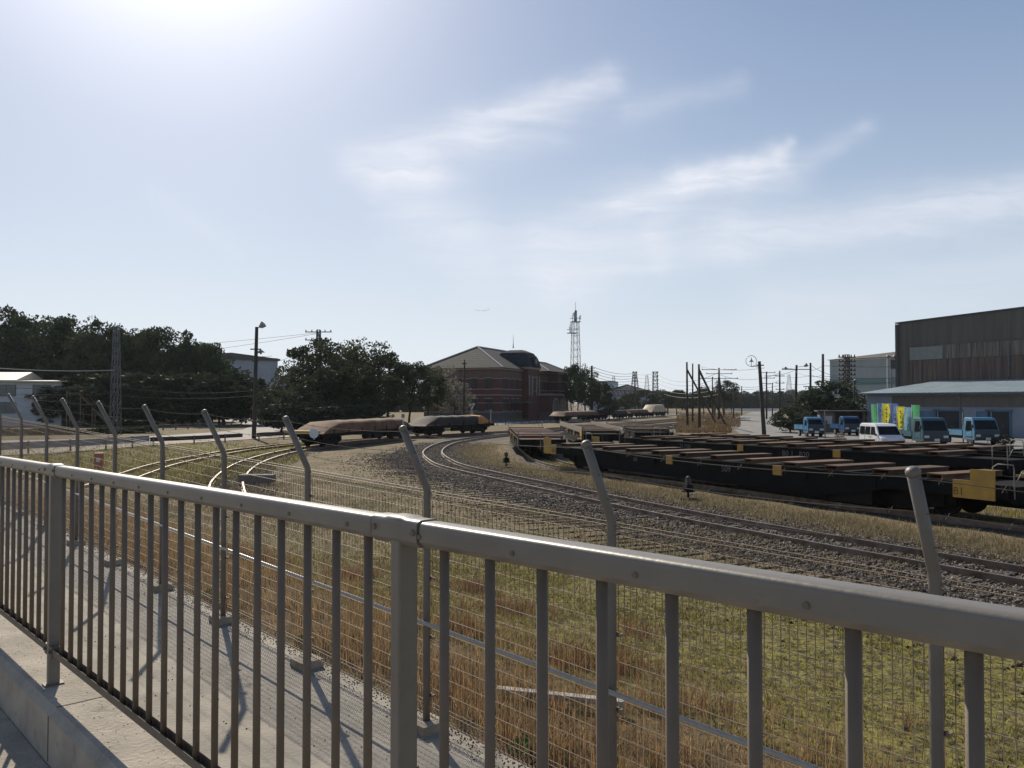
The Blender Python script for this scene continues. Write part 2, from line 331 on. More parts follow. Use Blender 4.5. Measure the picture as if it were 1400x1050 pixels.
def build_ground():
    X = np.clip(axis(-2500, 2500, -26, 32, .4), -2600, 2600); Y = np.clip(axis(-400, 4000, 2, 62, .4), -450, 4050)
    X = np.unique(X); Y = np.unique(Y)
    gx, gy = np.meshgrid(X, Y); n = gx.size
    z = np.array([ground_z(a, b) for a, b in zip(gx.ravel(), gy.ravel())])
    V = np.stack([gx.ravel(), gy.ravel(), z], 1)
    nx, ny = len(X), len(Y); i = np.arange(nx-1); j = np.arange(ny-1); ii, jj = np.meshgrid(i, j)
    a = (jj*nx+ii).ravel(); Fc = np.stack([a, a+1, a+nx+1, a+nx], 1)
    x = V[:, 0]; y = V[:, 1]; p = x*CF+y*SF; t = -x*SF+y*CF
    dm = np.full(n, 99.); da = np.full(n, 99.)
    near = (np.abs(x) < 60) & (y > 0) & (y < 110); idx = np.where(near)[0]
    for c in range(0, len(idx), 4000):
        q = idx[c:c+4000]
        dm[q] = np.sqrt(((V[q, None, :2]-mainpts[None])**2).sum(2)).min(1); da[q] = np.sqrt(((V[q, None, :2]-allpts[None])**2).sum(2)).min(1)
    ss = lambda a, b, v: np.clip((v-a)/(b-a), 0, 1)**2*(3-2*np.clip((v-a)/(b-a), 0, 1))
    gravel = np.maximum(1.25*(1-ss(1.4, 3.6, dm)), .8*(1-ss(.7, 1.9, da)))
    side = ss(-3.6, -2.0, -dm)*0
    green = (1-ss(9, 13, np.abs(p-8.5)*2.2))*ss(4.6, 6.2, p)*(1-ss(10, 20, t))
    green = np.maximum(green, ss(-8, -14, x)*ss(-64, -60, -y)*ss(24, 30, y)) if False else np.maximum(green, (1-ss(-15.5, -12.5, x))*ss(25, 31, y)*(1-ss(56, 61, y)))
    brown = (1-ss(5.2, 7.2, p))*ss(4.2, 4.5, p)
    attr = np.stack([green, np.clip(brown, 0, 1), gravel], 1)
    m = bpy.data.materials.new('yard_ground'); m.use_nodes = True; nt = m.node_tree; N = nt.nodes; L = nt.links; b = N['Principled BSDF']; b.inputs['Roughness'].default_value = .95; b.inputs['Specular IOR Level'].default_value = .15
    tc = N.new('ShaderNodeTexCoord')
    def noise(sc, det=8, ro=.65):
        k = N.new('ShaderNodeTexNoise'); k.inputs['Scale'].default_value = sc; k.inputs['Detail'].default_value = det; k.inputs['Roughness'].default_value = ro; L.new(tc.outputs['Object'], k.inputs['Vector']); return k.outputs['Fac']
    def rg(src, lo, hi):
        k = N.new('ShaderNodeMapRange'); k.inputs[1].default_value = lo; k.inputs[2].default_value = hi; L.new(src, k.inputs[0]); return k.outputs[0]
    def mx(f, a_, b_):
        k = N.new('ShaderNodeMix'); k.data_type = 'RGBA'; L.new(f, k.inputs[0])
        for v, s in ((a_, 6), (b_, 7)):
            if isinstance(v, tuple): k.inputs[s].default_value = (*v, 1)
            else: L.new(v, k.inputs[s])
        return k.outputs[2]
    def mul(a_, b_, add=None):
        k = N.new('ShaderNodeMath'); k.operation = 'MULTIPLY'; k.use_clamp = True; L.new(a_, k.inputs[0])
        if isinstance(b_, float): k.inputs[1].default_value = b_
        else: L.new(b_, k.inputs[1])
        return k.outputs[0]
    at = N.new('ShaderNodeAttribute'); at.attribute_name = 'tint'; sp = N.new('ShaderNodeSeparateColor'); L.new(at.outputs['Color'], sp.inputs[0])
    dry = mx(rg(noise(1.1), .38, .62), (.27, .21, .125), (.16, .125, .075))
    dry = mx(rg(noise(.33), .5, .66), dry, (.11, .11, .055))
    dry = mx(rg(noise(7), .52, .66), dry, (.05, .043, .034))
    grn = mx(rg(noise(2.2), .35, .65), (.19, .175, .045), (.30, .26, .07))
    grn = mx(rg(noise(9), .45, .6), grn, (.045, .04, .028))
    c = mx(mul(sp.outputs[0], rg(noise(.9), .25, .5)), dry, grn)
    c = mx(sp.outputs[1], c, mx(rg(noise(4), .4, .6), (.21, .14, .07), (.08, .06, .04)))
    c = mx(rg(noise(38, 3), .60, .68), c, (.30, .26, .19)); c = mx(rg(noise(31, 3), .60, .66), c, (.03, .026, .02))
    grv = mx(rg(noise(20, 4), .42, .6), (.07, .06, .05), (.20, .175, .15))
    gm = N.new('ShaderNodeMath'); gm.operation = 'ADD'; L.new(sp.outputs[2], gm.inputs[0]); k = N.new('ShaderNodeMath'); k.operation = 'MULTIPLY_ADD'; L.new(noise(1.7), k.inputs[0]); k.inputs[1].default_value = 1.5; k.inputs[2].default_value = -.75; L.new(k.outputs[0], gm.inputs[1])
    c = mx(rg(gm.outputs[0], .35, .6), c, grv)
    L.new(c, b.inputs['Base Color'])
    bp = N.new('ShaderNodeBump'); bp.inputs['Strength'].default_value = .9; bp.inputs['Distance'].default_value = .06; L.new(noise(12, 6, .7), bp.inputs['Height']); L.new(bp.outputs[0], b.inputs['Normal'])
    me = np_mesh('ground', V, Fc, m, attr); me.polygons.foreach_set('use_smooth', [True]*len(me.polygons))
    tag(link('ground', me), kind='structure')
build_ground()
gz_cache = ground_z
def sheet(name, poly, z, m, kind='structure'):
    b = MB(); b.add([(p[0], p[1], z) for p in poly], [tuple(range(len(poly)))]); o = b.build(name, m); tag(o, kind=kind); return o
# path below the fence, kerb wall and pavement at the camera
def strip(p0, p1, z0f, z1f, t0, t1, thick, frame, step=2.0):
    b = MB(); cf, sf = frame; f = lambda p, t: (p*cf-t*sf, p*sf+t*cf)
    n = int((t1-t0)/step); vs = []; fs = []
    for i in range(n+1):
        t = t0+(t1-t0)*i/n
        for p, zf in ((p0, z0f), (p1, z1f)):
            x, y = f(p, t); vs += [(x, y, zf(t)), (x, y, zf(t)-thick)]
    for i in range(n):
        a = i*4; c = a+4
        fs += [(a, a+2, c+2, c), (a+1, c+1, c+3, a+3), (a, c, c+1, a+1), (a+2, a+3, c+3, c+2)]
    fs += [(0, 1, 3, 2), (n*4, n*4+2, n*4+3, n*4+1)]
    b.add(vs, fs); return b
CR, SR = 1120/1521.6, 1030/1521.6     # railing frame
rz = lambda h: (lambda t: H-h-.0158*t)
tag(strip(1.1, 4.25, path_z, path_z, -14, 40, .35, (CF, SF)).build('path', m_path), kind='structure')
tag(strip(-6, .966, rz(1.54), rz(1.54), -14, 40, 1.5, (CR, SR)).build('pavement', m_conc), kind='structure')
kerb = strip(.97, 1.25, rz(1.3), rz(1.3), -14, 40, 1.9, (CR, SR)).build('kerb_wall', m_conc); kb = kerb.modifiers.new('chamfer', 'BEVEL'); kb.width = .03; kb.segments = 1; kb.limit_method = 'ANGLE'; kb.angle_limit = R(40)
tag(kerb, 'long low concrete kerb wall that carries the grey railing', 'wall')

jt = MB()
for k in range(-2, 9):
    t = .9+3.2*k
    for a, c in ((1.002, 1.218),): p_, q_ = Vector((a*CR-t*SR, a*SR+t*CR, rz(1.3)(t)+.001)), Vector((c*CR-t*SR, c*SR+t*CR, rz(1.3)(t)+.001)); jt.beam(p_, q_, .006, .002)
    jt.box((.969*CR-t*SR, .969*SR+t*CR, rz(1.43)(t)), (.002, .008, .2), math.atan2(SR, CR))
jo = jt.build('joint', mat('dark_joint', (.08, .07, .06), rough=.95)); jo.parent = kerb  # thin dark strips for the expansion joints of the kerb
# roads
def road(name, pix, z, m): return sheet(name, [G(*q) for q in pix], z, m)
road('road', [(-160, 612), (-160, 604), (60, 602), (170, 599), (205, 597), (290, 591.5), (332, 587.5), (345, 582.5), (322, 578.5), (300, 576), (306, 571), (322, 567.5), (300, 564.5), (378, 562.5), (372, 566), (368, 572), (392, 584), (420, 591), (398, 594), (330, 599), (210, 604), (100, 608)], .03, m_asphl)
road('pavement', [(-160, 628), (-160, 612), (60, 608), (200, 603.5), (395, 595.5), (395, 598), (200, 610), (60, 622)], .045, m_conc)
road('road', [(994, 580), (1006, 570), (1030, 563), (1062, 562), (1066, 571), (1085, 583), (1120, 592), (1400, 597), (1700, 597), (1700, 640), (1400, 622), (1250, 618), (1090, 606), (1020, 600)], .03, mat('lot_asphalt', (.24, .235, .22), (.16, .155, .15), .5, rough=.9, bump=.2, bscale=20))
road('road', [(600, 583), (640, 582.5), (765, 576.5), (900, 571), (940, 568), (940, 566), (765, 573.5), (640, 579), (600, 580)], .03, m_asphl)

# ------------------------------------------------------------------ tracks
def sweep_rect(line, off, w, z0, z1, zfun=None):
    b = MB(); L_ = offset(line, off-w/2); R_ = offset(line, off+w/2); vs = []; fs = []
    for l, r in zip(L_, R_):
        g = 0
        vs += [(l.x, l.y, z0+g), (l.x, l.y, z1+g), (r.x, r.y, z1+g), (r.x, r.y, z0+g)]
    for i in range(len(L_)-1):
        a = i*4; c = a+4; fs += [(a, c, c+1, a+1), (a+1, c+1, c+2, a+2), (a+2, c+2, c+3, a+3)]
    b.add(vs, fs); return b
tlabels = {'main': 'main railway track curving from lower right to the brick building, on grey stones', 'B': 'curved track that carries the tarpaulin covered wagons, nearest end behind the fence',
           'A': 'pale track sunk in the green grass left of the covered wagons', 'D': 'track under the nearest row of black flat wagons', 'E': 'track under the second row of black flat wagons',
           'F': 'track under the third row of flat wagons', 'G': 'curved track between the flat wagons and the leaning wooden poles'}
sleeper = MB().box((0, 0, .035), (2.0, .2, .08)).mesh('sleeper', m_sleep)
for k, line in TR.items():
    t = empty('railway_track', (line[0].x, line[0].y, 0), 0, tlabels[k], 'railway track', 'tracks of the goods yard'); t.location = (0, 0, 0)
    for s in (-1, 1):
        b = sweep_rect(line, s*.565, .066, .112, .15); b2 = sweep_rect(line, s*.565, .03, .03, .112); b3 = sweep_rect(line, s*.565, .12, -.05, .035)
        for q in (b2, b3): b.add(q.v, q.f)
        b.build('rail', m_railst, t)
    if k in ('main',):
        gl = spline([(p.x, p.y) for p in line[::4]], .66); rest = MB(); n = 0
        for i in range(1, len(gl)-1):
            d = (gl[i+1]-gl[i-1]); rz_ = math.atan2(d.y, d.x)-math.pi/2
            if gl[i].y < 9: continue
            if n < 100:
                o = link('sleeper', sleeper, t); o.location = (gl[i].x, gl[i].y, -.048); o.rotation_euler = (0, 0, rz_); n += 1
            elif gl[i].y < 120: rest.box((gl[i].x, gl[i].y, .045), (2.0, .2, .08), rz_)
        o = rest.build('far_sleepers', m_sleep, t); o['kind'] = 'stuff'

# loose stones, one sheet of stuff per bed
def scatter_stones(name, pts, smin, smax, cols, label):
    n = len(pts); base = np.array([(1, 0, 0), (-1, 0, 0), (0, 1, 0), (0, -1, 0), (0, 0, .7), (0, 0, -.7)], float)
    fc = np.array([(0, 2, 4), (2, 1, 4), (1, 3, 4), (3, 0, 4), (2, 0, 5), (1, 2, 5), (3, 1, 5), (0, 3, 5)])
    s = rng.uniform(smin, smax, (n, 1, 1)); v = base[None]*s*rng.uniform(.6, 1.25, (n, 6, 3)); a = rng.uniform(0, 6.28, n); tl = rng.normal(0, .5, n)
    c, si = np.cos(a)[:, None], np.sin(a)[:, None]; ct, st_ = np.cos(tl)[:, None], np.sin(tl)[:, None]
    x = v[:, :, 0]; y = v[:, :, 1]; z = v[:, :, 2]; y2 = y*ct-z*st_; z2 = y*st_+z*ct
    V = np.stack([x*c-y2*si, x*si+y2*c, z2], 2)+pts[:, None, :]
    Fc = (fc[None]+(np.arange(n)*6)[:, None, None]).reshape(-1, 3)
    col = np.array(cols)[rng.integers(0, len(cols), n)]*rng.uniform(.7, 1.25, (n, 1)); col = np.repeat(col, 6, 0)
    o = link(name, np_mesh(name, V.reshape(-1, 3), Fc, m_stone, col)); tag(o, label, 'stones', kind='stuff')
def along(line, n, half, ymax, ymin=8, power=1.0):
    cand = [i for i, p in enumerate(line) if ymin < p.y < ymax]; out = []
    w = np.array([1/max(line[i].y, 6)**power for i in cand]); w /= w.sum(); ids = rng.choice(cand, n, p=w)
    for i in ids:
        p = line[i]; d = (line[min(i+1, len(line)-1)]-line[max(i-1, 0)]).normalized(); o = rng.uniform(-1, 1)*half*(1 if rng.random() < .8 else 1.35); q = p+Vector((-d.y, d.x))*o+d*rng.uniform(-.4, .4)
        out.append((q.x, q.y, max(ground_z(q.x, q.y), 0.0)+.02))
    return np.array(out)
greys = [(.20, .175, .15), (.13, .11, .09), (.30, .275, .24), (.16, .12, .085), (.09, .08, .07)]
pts = along(main, 34000, 2.4, 62, power=1.0); pm = []
scatter_stones('ballast_stones', pts, .018, .05, greys, 'loose grey ballast stones beside the main track')
pts = along(trackB, 5000, 1.5, 50, 24); scatter_stones('ballast_stones', pts, .02, .05, greys, 'loose stones along the curved wagon track')
# shoulder of stones between the main track and the fence
sh = []
while len(sh) < 26000:
    i = rng.integers(0, len(main)); p = main[i]
    if not (9 < p.y < 50): continue
    if rng.random() > 14/p.y: continue
    d = (main[min(i+1, len(main)-1)]-main[i-1]).normalized(); o = 1.2+abs(rng.normal(0, 1))*1.5; q = p+Vector((-d.y, d.x))*o*(1 if Vector((-d.y, d.x)).x < 0 else -1)
    pp, tt = pt(q.x, q.y)
    if pp < 5: continue
    sh.append((q.x, q.y, ground_z(q.x, q.y)+.015))
scatter_stones('ballast_stones', np.array(sh), .015, .045, greys, 'spilled grey stones between the main track and the fence')

# grit and debris on the path, thickest along the foot of the fence
gp = []
for i in range(9000):
    p_ = 4.24-abs(rng.normal(0, .09)) if i < 6500 else rng.uniform(1.3, 4.2); t_ = rng.uniform(-2, 24); x, y = fxy(p_, t_); gp.append((x, y, path_z(t_)+.003))
scatter_stones('grit', np.array(gp), .002, .010, [(.12, .10, .08), (.22, .19, .15), (.05, .045, .035), (.16, .11, .06)], 'grit and dead leaves on the concrete path along the fence foot')
gp = []
for i in range(1500):
    p_ = rng.uniform(1.0, 1.24); t_ = rng.uniform(0, 14); gp.append((p_*CR-t_*SR, p_*SR+t_*CR, rz(1.3)(t_)+.001))
scatter_stones('grit', np.array(gp), .0008, .0035, [(.12, .10, .08), (.22, .19, .15), (.05, .045, .035)], 'fine grit on the kerb top below the grey railing')
# ------------------------------------------------------------------ grass as stuff
def grass(name, pts, hmin, hmax, wid, cols, label, lean=.45, clump=3):
    n = len(pts)*clump; base = np.repeat(pts, clump, 0)+np.concatenate([rng.normal(0, .03, (n, 2)), np.zeros((n, 1))], 1)
    h = rng.uniform(hmin, hmax, n); a = rng.uniform(0, 6.28, n); la = rng.uniform(0, 6.28, n); ln = np.abs(rng.normal(0, lean, n))*h
    w = wid*rng.uniform(.6, 1.3, n)
    dx, dy = np.cos(a)*w, np.sin(a)*w; lx, ly = np.cos(la)*ln, np.sin(la)*ln
    b0 = base-np.stack([dx, dy, np.full(n, .02)], 1); b1 = base+np.stack([dx, dy, np.full(n, -.02)], 1)
    mid = base+np.stack([lx*.35, ly*.35, h*.6], 1); m0 = mid-np.stack([dx, dy, dx*0], 1)*.7; m1 = mid+np.stack([dx, dy, dx*0], 1)*.7
    tp = base+np.stack([lx, ly, h], 1)
    V = np.stack([b0, b1, m1, m0, tp], 1).reshape(-1, 3); k = np.arange(n)*5
    Fc = np.concatenate([np.stack([k, k+1, k+2], 1), np.stack([k, k+2, k+3], 1), np.stack([k+3, k+2, k+4], 1)])
    cols = np.array(cols); c = cols[rng.integers(0, len(cols), n)]*rng.uniform(.65, 1.3, (n, 1)); c = np.repeat(c, 5, 0)
    o = link(name, np_mesh(name, V, Fc, m_grassb, c)); tag(o, label, 'grass', kind='stuff')
def fpts(n, p0, p1, t0, t1, bias=1.0, dens=None):
    out = []
    while len(out) < n:
        p = rng.uniform(p0, p1); t = t0+(t1-t0)*rng.random()**bias
        if dens and rng.random() > dens(p, t): continue
        x, y = fxy(p, t)
        if y < 2: continue
        out.append((x, y, ground_z(x, y)))
    return np.array(out)
def patch(fx, fy, s): return .5+.5*math.sin(fx*s+1.3*math.sin(fy*s*.7))*math.cos(fy*s*1.1+math.sin(fx*s*.5))
dryc = [(.46, .27, .12), (.34, .18, .08), (.52, .36, .19), (.15, .10, .06), (.27, .22, .13), (.12, .12, .06)]
redc = [(.26, .11, .06), (.30, .16, .09), (.12, .07, .05), (.22, .16, .10)]
tanc = [(.30, .25, .15), (.22, .18, .11), (.36, .30, .19), (.15, .13, .075)]
grnc = [(.32, .29, .06), (.18, .18, .04), (.40, .36, .08), (.28, .22, .12), (.10, .11, .035), (.20, .15, .09), (.34, .30, .17)]
grass('dry_grass', fpts(9000, 4.5, 7.2, -2, 22, 1.3, lambda p, t: (1.15-.42*(p-4.5))*(.12+.88*patch(p*1.3, t, 1.9))), .05, .30, .003, dryc, 'dry brown grass growing along the foot of the mesh fence', .75, 4)
grass('dry_grass', fpts(900, 6.0, 8.8, 3, 14, 1.0, lambda p, t: patch(p, t, 1.9)**6), .06, .34, .003, redc, 'tufts of reddish dry weeds beyond the mesh fence', .7, 5)
grass('green_grass', fpts(24000, 6.0, 13.5, -4, 14, 1.0, lambda p, t: .04+.96*(.5*patch(p*1.7, t, 1.1)+.5*patch(p, t*1.3, 3.1))**1.5), .012, .055, .006, grnc, 'short yellow green grass between the fence and the track', 1.2, 4)
grass('dry_grass', fpts(14000, 6.5, 17, 6, 30, 1.0, lambda p, t: .2+.8*patch(p, t, .6)), .03, .11, .006, tanc+[(.13, .12, .05)], 'short tan grass in the middle of the yard', .8)
tn = []
for line, off, n_, ya, yb in ((main, 2.3, 16000, 12, 60), (main, 3.3, 12000, 12, 60)):
    ok = [i for i, p in enumerate(line) if ya < p.y < yb]; w = np.array([1/line[i].y for i in ok]); w /= w.sum()
    for i in rng.choice(ok, n_, p=w):
        p = line[i]; d = (line[i+1]-line[i-1]).normalized(); s = Vector((-d.y, d.x)); s = s if s.x > 0 else -s
        q = p+s*(off+rng.normal(0, .55))+d*rng.uniform(-.4, .4); dd = min((q-r).length for r in rowD[::6])
        if dd < 1.1: continue
        tn.append((q.x, q.y, ground_z(q.x, q.y)))
grass('dry_grass', np.array(tn), .04, .15, .006, tanc, 'pale straw grass strip between the main track and the black flat wagons', .6, 2)
tn = []
for i in rng.choice([i for i, p in enumerate(rowD) if 12 < p.y < 42], 9000):
    p = rowD[i]; d = (rowD[i+1]-rowD[i-1]).normalized(); s = Vector((-d.y, d.x)); s = s if s.x > 0 else -s
    q = p+s*rng.uniform(-.45, 3.2)+d*rng.uniform(-.4, .4); tn.append((q.x, q.y, .0))
grass('green_grass', np.array(tn), .05, .17, .008, grnc, 'green grass growing under and behind the nearest flat wagons', .6, 3)
tn = []
while len(tn) < 14000:
    g = G(rng.uniform(-40, 420), rng.uniform(600, 662))
    if g.y > 62 or g.x > -11: continue
    if rng.random() > .8: continue
    tn.append((g.x, g.y, ground_z(g.x, g.y)))
grass('green_grass', np.array(tn), .05, .2, .012, grnc+[(.14, .16, .05)], 'green grass around the sunken track on the left', .6, 2)
tn = []
while len(tn) < 3500:
    g = G(rng.uniform(925, 1012), rng.uniform(564, 592)); 
    if g.x/g.y > (1000-700)/F+.0 and g.y < 100: continue
    tn.append((g.x, g.y, 0))
grass('dry_grass', np.array(tn), .15, .5, .03, [(.22, .15, .08), (.16, .12, .07), (.27, .19, .11), (.12, .09, .06)], 'tall dry brown grass around the wooden poles by the right road', .4, 4)

# ------------------------------------------------------------------ mesh fence
def build_fence():
    e = Vector((-SF, CF, .0262)); nrm = Vector((CF, SF, 0)); t_ref = 9.36; SPC = 1.97
    fen = empty('mesh_fence', (0, 0, 0), 0, 'long wire mesh fence with bent post tops and barbed wire beyond the concrete path', 'fence')
    ks = range(-6, 9)                                   # posts every SPC metres
    def base(t): x, y = fxy(PF, t); return Vector((x, y, H-2.785+.0262*t))
    pb = MB(); r = .0303
    path = [(0, 0, -.1), (0, 0, .6), (0, 0, 1.2), (0, 0, 1.90)]; KA = R(26)
    for k in range(1, 6):                               # a smooth kink then straight arm towards the camera
        a = KA*k/5; path.append((0, -.15*(1-math.cos(a)), 1.90+.15*math.sin(a)))
    last = Vector(path[-1]); path.append(tuple(last+Vector((0, -math.sin(KA), math.cos(KA)))*.52))
    pb.tube(path, r, 14); pm_ = pb.mesh('post', m_post)
    tip = Vector(path[-1]); dirt = Vector((0, -math.sin(KA), math.cos(KA)))
    cb = MB(); cb.tube([tip-dirt*.012, tip+dirt*.006, tip+dirt*.018, tip+dirt*.024], [r*1.1, r*1.1, r*.8, r*.25], 14); cm_ = cb.mesh('cap', m_post)
    clip = MB(); clip.box((0, r+.004, 0), (.075, .012, .03)); clip.box((.045, r, 0), (.02, .03, .02)); clm = clip.mesh('clamp', m_wire)
    fb = MB(); fb.box((0, 0, -.01), (.24, .24, .12)); fm = fb.mesh('footing', m_conc)
    ang = math.atan2(nrm.y, nrm.x)-math.pi/2
    # sheared panel, local x = along fence (direction -e), z up
    def panel():
        b = MB(); w = .0028; L = 1.93; s = -.0262
        zb, zt = .06, 1.92
        def wv(x, pts): b.tube([(x, q[0], q[1]+s*x) for q in pts], w, 3, False)
        def wh(y, z, rr=w): b.tube([(-L/2, y, z-s*L/2), (L/2, y, z+s*L/2)], rr, 3, False)
        fold = [(0.0, zb), (-.045, zb+.05), (0, zb+.10)]
        n = 39
        for i in range(n+1):
            x = -L/2+L*i/n
            wv(x, [(0, zb+.09), (-.05, zb+.045), (.0, zb), (.0, zt-.09), (-.055, zt-.05), (-.03, zt), (.0, zt-.04)])
        for z in np.arange(zb+.12, zt-.1, .12): wh(.003, z, w*1.1)
        for y, z in ((-.05, zb+.045), (0, zb), (0, zt-.09), (-.055, zt-.05), (-.03, zt), (-.045, zt-.02), (0, zb+.09)): wh(y, z, w*1.25)
        return b.mesh('mesh_panel', m_wire, fix=False)
    pmesh = panel()
    for k in ks:
        t = t_ref+SPC*k; c = base(t)
        po = link('post', pm_, fen); po.location = c; po.rotation_euler = (0, 0, ang)
        ca = link('cap', cm_, po); 
        for z in (.25, .72, 1.2, 1.66): link('clamp', clm, po).location = (0, 0, z)
        fo = link('footing', fm, fen); fo.location = c; fo.rotation_euler = (0, 0, ang)
        if k < ks[-1]:
            c2 = base(t+SPC/2); pa = link('mesh_panel', pmesh, fen); pa.location = c2+nrm*(r+.012)*1; pa.rotation_euler = (0, 0, ang)
    t0, t1 = t_ref+SPC*ks[0], t_ref+SPC*ks[-1]
    b = MB(); off = Vector((0, 0, .85))+nrm*(-.045); b.tube([base(t0)+off, base(t1)+off], .017, 8); b.build('mid_rail', mat('pale_pipe', (.42, .40, .36), (.36, .34, .30), 20, rough=.35), fen)
    for q, nm in ((.14, 'barbed_wire'), (.32, 'barbed_wire'), (.50, 'barbed_wire')):
        b = MB(); o = Vector((0, 0, 1.96))+(-nrm*math.sin(KA)+Vector((0, 0, math.cos(KA))))*q-nrm*.02
        pts = []
        t = t0
        while t <= t1+.01:
            fr = ((t-t_ref) % SPC)/SPC; sag = -.03*4*fr*(1-fr); pts.append(base(t)+o+Vector((0, 0, sag))); t += .25
        b.tube(pts, .0024, 3, False)
        for p0, p1 in zip(pts[:-1], pts[1:]):
            for s_ in (.3,):
                c = p0.lerp(p1, s_)
                b.beam(c-Vector((.012, .004, .014)), c+Vector((.012, .004, .014)), .0013, .0013); b.beam(c-Vector((.010, -.008, -.014)), c+Vector((.010, -.008, -.014)), .0013, .0013)
        b.build(nm, m_barb, fen, fix=False)
build_fence()

# ------------------------------------------------------------------ railing in front
def build_railing():
    e = Vector((-SR, CR, -.0158)); nrm = Vector((CR, SR, 0)); p0 = 1.075
    ra = empty('railing', (0, 0, 0), 0, 'grey painted steel handrail with vertical balusters on the kerb wall, nearest to the camera', 'railing')
    def base(t): return Vector((p0*CR-t*SR, p0*SR+t*CR, H-1.3-.0158*t))
    ang = math.atan2(e.y, e.x)-math.pi/2          # local y along railing
    posts = [1.527+2.936*k for k in (-1, 0, 1, 2, 3)]
    def prof(w, h, top):                           # D shaped section centred on x, z from 0 to h
        out = [(-w/2, .012), (-w/2+.012, 0), (w/2-.012, 0), (w/2, .012)]
        for i in range(15):
            a = math.pi*i/14; ca, sa = math.cos(a), math.sin(a); out.append((w/2*math.copysign(abs(ca)**.45, ca), h-.016+.016*sa**.7))
        return out
    def sweep(b, pr, pts):
        vs = []; fs = []; n = len(pr)
        nx = nrm
        for c in pts:
            for x, z in pr: vs.append(c[0]+nx*x*c[1]+Vector((0, 0, z*c[1]+c[2])))
        for i in range(len(pts)-1):
            for k in range(n): a = i*n+k; d = i*n+(k+1) % n; fs.append((a, d, d+n, a+n))
        fs += [tuple(range(n))[::-1], tuple(range((len(pts)-1)*n, len(pts)*n))]
        b.add(vs, fs, True)
    pr = prof(.056, .054, .020)
    for a, z in zip(posts[:-1], posts[1:]):
        b = MB(); sweep(b, pr, [(base(a+.095), 1, 1.011), (base(z-.095), 1, 1.011)]); tr = b.build('top_rail', m_rail, ra, sharp=28)
        bb = MB(); 
        for dz, w, h in ((.17, .042, .032),): bb.beam(base(a+.03)+Vector((0, 0, dz-h/2+.002)), base(z-.03)+Vector((0, 0, dz-h/2+.002)), w-.007, .004); [bb.beam(base(a+.03)+Vector((0, 0, dz))+nrm*sg*(w/2-.0015), base(z-.03)+Vector((0, 0, dz))+nrm*sg*(w/2-.0015), .003, h) for sg in (-1, 1)]
        bb.build('bottom_rail', m_rail2, ra, bevel=.004)
        n = 20; dt = (z-a)/n
        for i in range(1, n):
            c = base(a+dt*i); bal = MB(); L0, L1 = .158, 1.015
            bal.tube([(0, 0, L0), (0, 0, L1)], .0108, 10); o = bal.build('baluster', m_rail2, ra); o.location = c; o.rotation_euler = (0, 0, ang)
        for i in range(1, n, 2):
            sb = MB()
            c = base(a+dt*(i+.35))+Vector((0, 0, 1.034))-nrm*.028; sb.tube([c+nrm*.004, c-nrm*.003], [.006, .005], 10)
            sb.build('screw_cap', m_rail2, ra)
    for t in posts:
        c = base(t); b = MB(); b.box((0, 0, .518), (.052, .036, 1.036)); po = b.build('post', m_rail, ra, bevel=.005); po.location = c; po.rotation_euler = (0, 0, ang)
        s = MB(); pc = prof(.061, .060, .0225); sweep(s, pc, [(base(t-.088), 1, 1.008), (base(t-.04), 1, 1.008), (base(t-.025), 1.04, 1.009), (base(t+.025), 1.04, 1.009), (base(t+.04), 1, 1.008), (base(t+.088), 1, 1.008)]); s.build('rail_sleeve', m_rail, ra, sharp=28)
        for d in (-.075, .075):
            k = MB(); q = base(t+d)+Vector((0, 0, 1.041))-nrm*.031; k.tube([q+nrm*.004, q-nrm*.004], [.0075, .007], 10); k.build('bolt', m_rail2, ra)
        for d in (-.045, .045):
            k = MB(); q = base(t+d)+Vector((0, 0, .17)); k.box(q, (.05, .04, .05), ang); k.tube([q-nrm*.025, q-nrm*.034], .009, 8); k.build('bracket', m_rail2, ra)
        f = MB(); f.box((0, 0, .004), (.085, .06, .008)); o = f.build('base_plate', m_rail2, ra); o.location = c; o.rotation_euler = (0, 0, ang)
build_railing()
#PART2
# ------------------------------------------------------------------ lettering turned into thin meshes
def lettering(txt, size, M, m, parent, name='lettering', depth=.004):
    cu = bpy.data.curves.new(name, 'FONT'); cu.body = txt; cu.size = size; cu.extrude = depth; cu.align_x = 'CENTER'
    tmp = bpy.data.objects.new('tmp', cu); COL.objects.link(tmp); bpy.context.view_layer.update()
    me = bpy.data.meshes.new_from_object(tmp.evaluated_get(bpy.context.evaluated_depsgraph_get())); bpy.data.objects.remove(tmp); bpy.data.curves.remove(cu)
    me.transform(M); me.materials.clear(); me.materials.append(m); return link(name, me, parent)
m_lbrown = mat('worn_brown_lettering', (.12, .08, .03), (.2, .13, .04), 12, rough=.7)
m_letter = mat('faded_white_lettering', (.17, .17, .165), (.08, .08, .08), 20, rough=.7)

# ------------------------------------------------------------------ wagons
def bogie_parts(parent, x, gauge=1.067, wb=1.9, r=.43):
    f = MB()
    for s in (-1, 1):
        y = s*.72; f.prism([(-wb/2-.42, y, .34), (-wb/2-.42, y, .60), (-.45, y, .74), (.45, y, .74), (wb/2+.42, y, .60), (wb/2+.42, y, .34), (.45, y, .14), (-.45, y, .14)], (x, -.07, 0), (x, .07, 0))
        for w in (-wb/2, wb/2): f.box((x+w, s*.80, .43), (.28, .10, .26))
    f.box((x, 0, .56), (.45, 1.7, .22))
    b = f.build('bogie', m_bogie, parent)
    for w in (-wb/2, wb/2):
        m = MB()
        for s in (-1, 1): m.tube([(x+w, s*.5335-.06, r), (x+w, s*.5335+.06, r)], r, 18); 
        m.tube([(x+w, -.7, r), (x+w, .7, r)], .07, 8)
        m.build('wheelset', m_bogie, b)
    return b
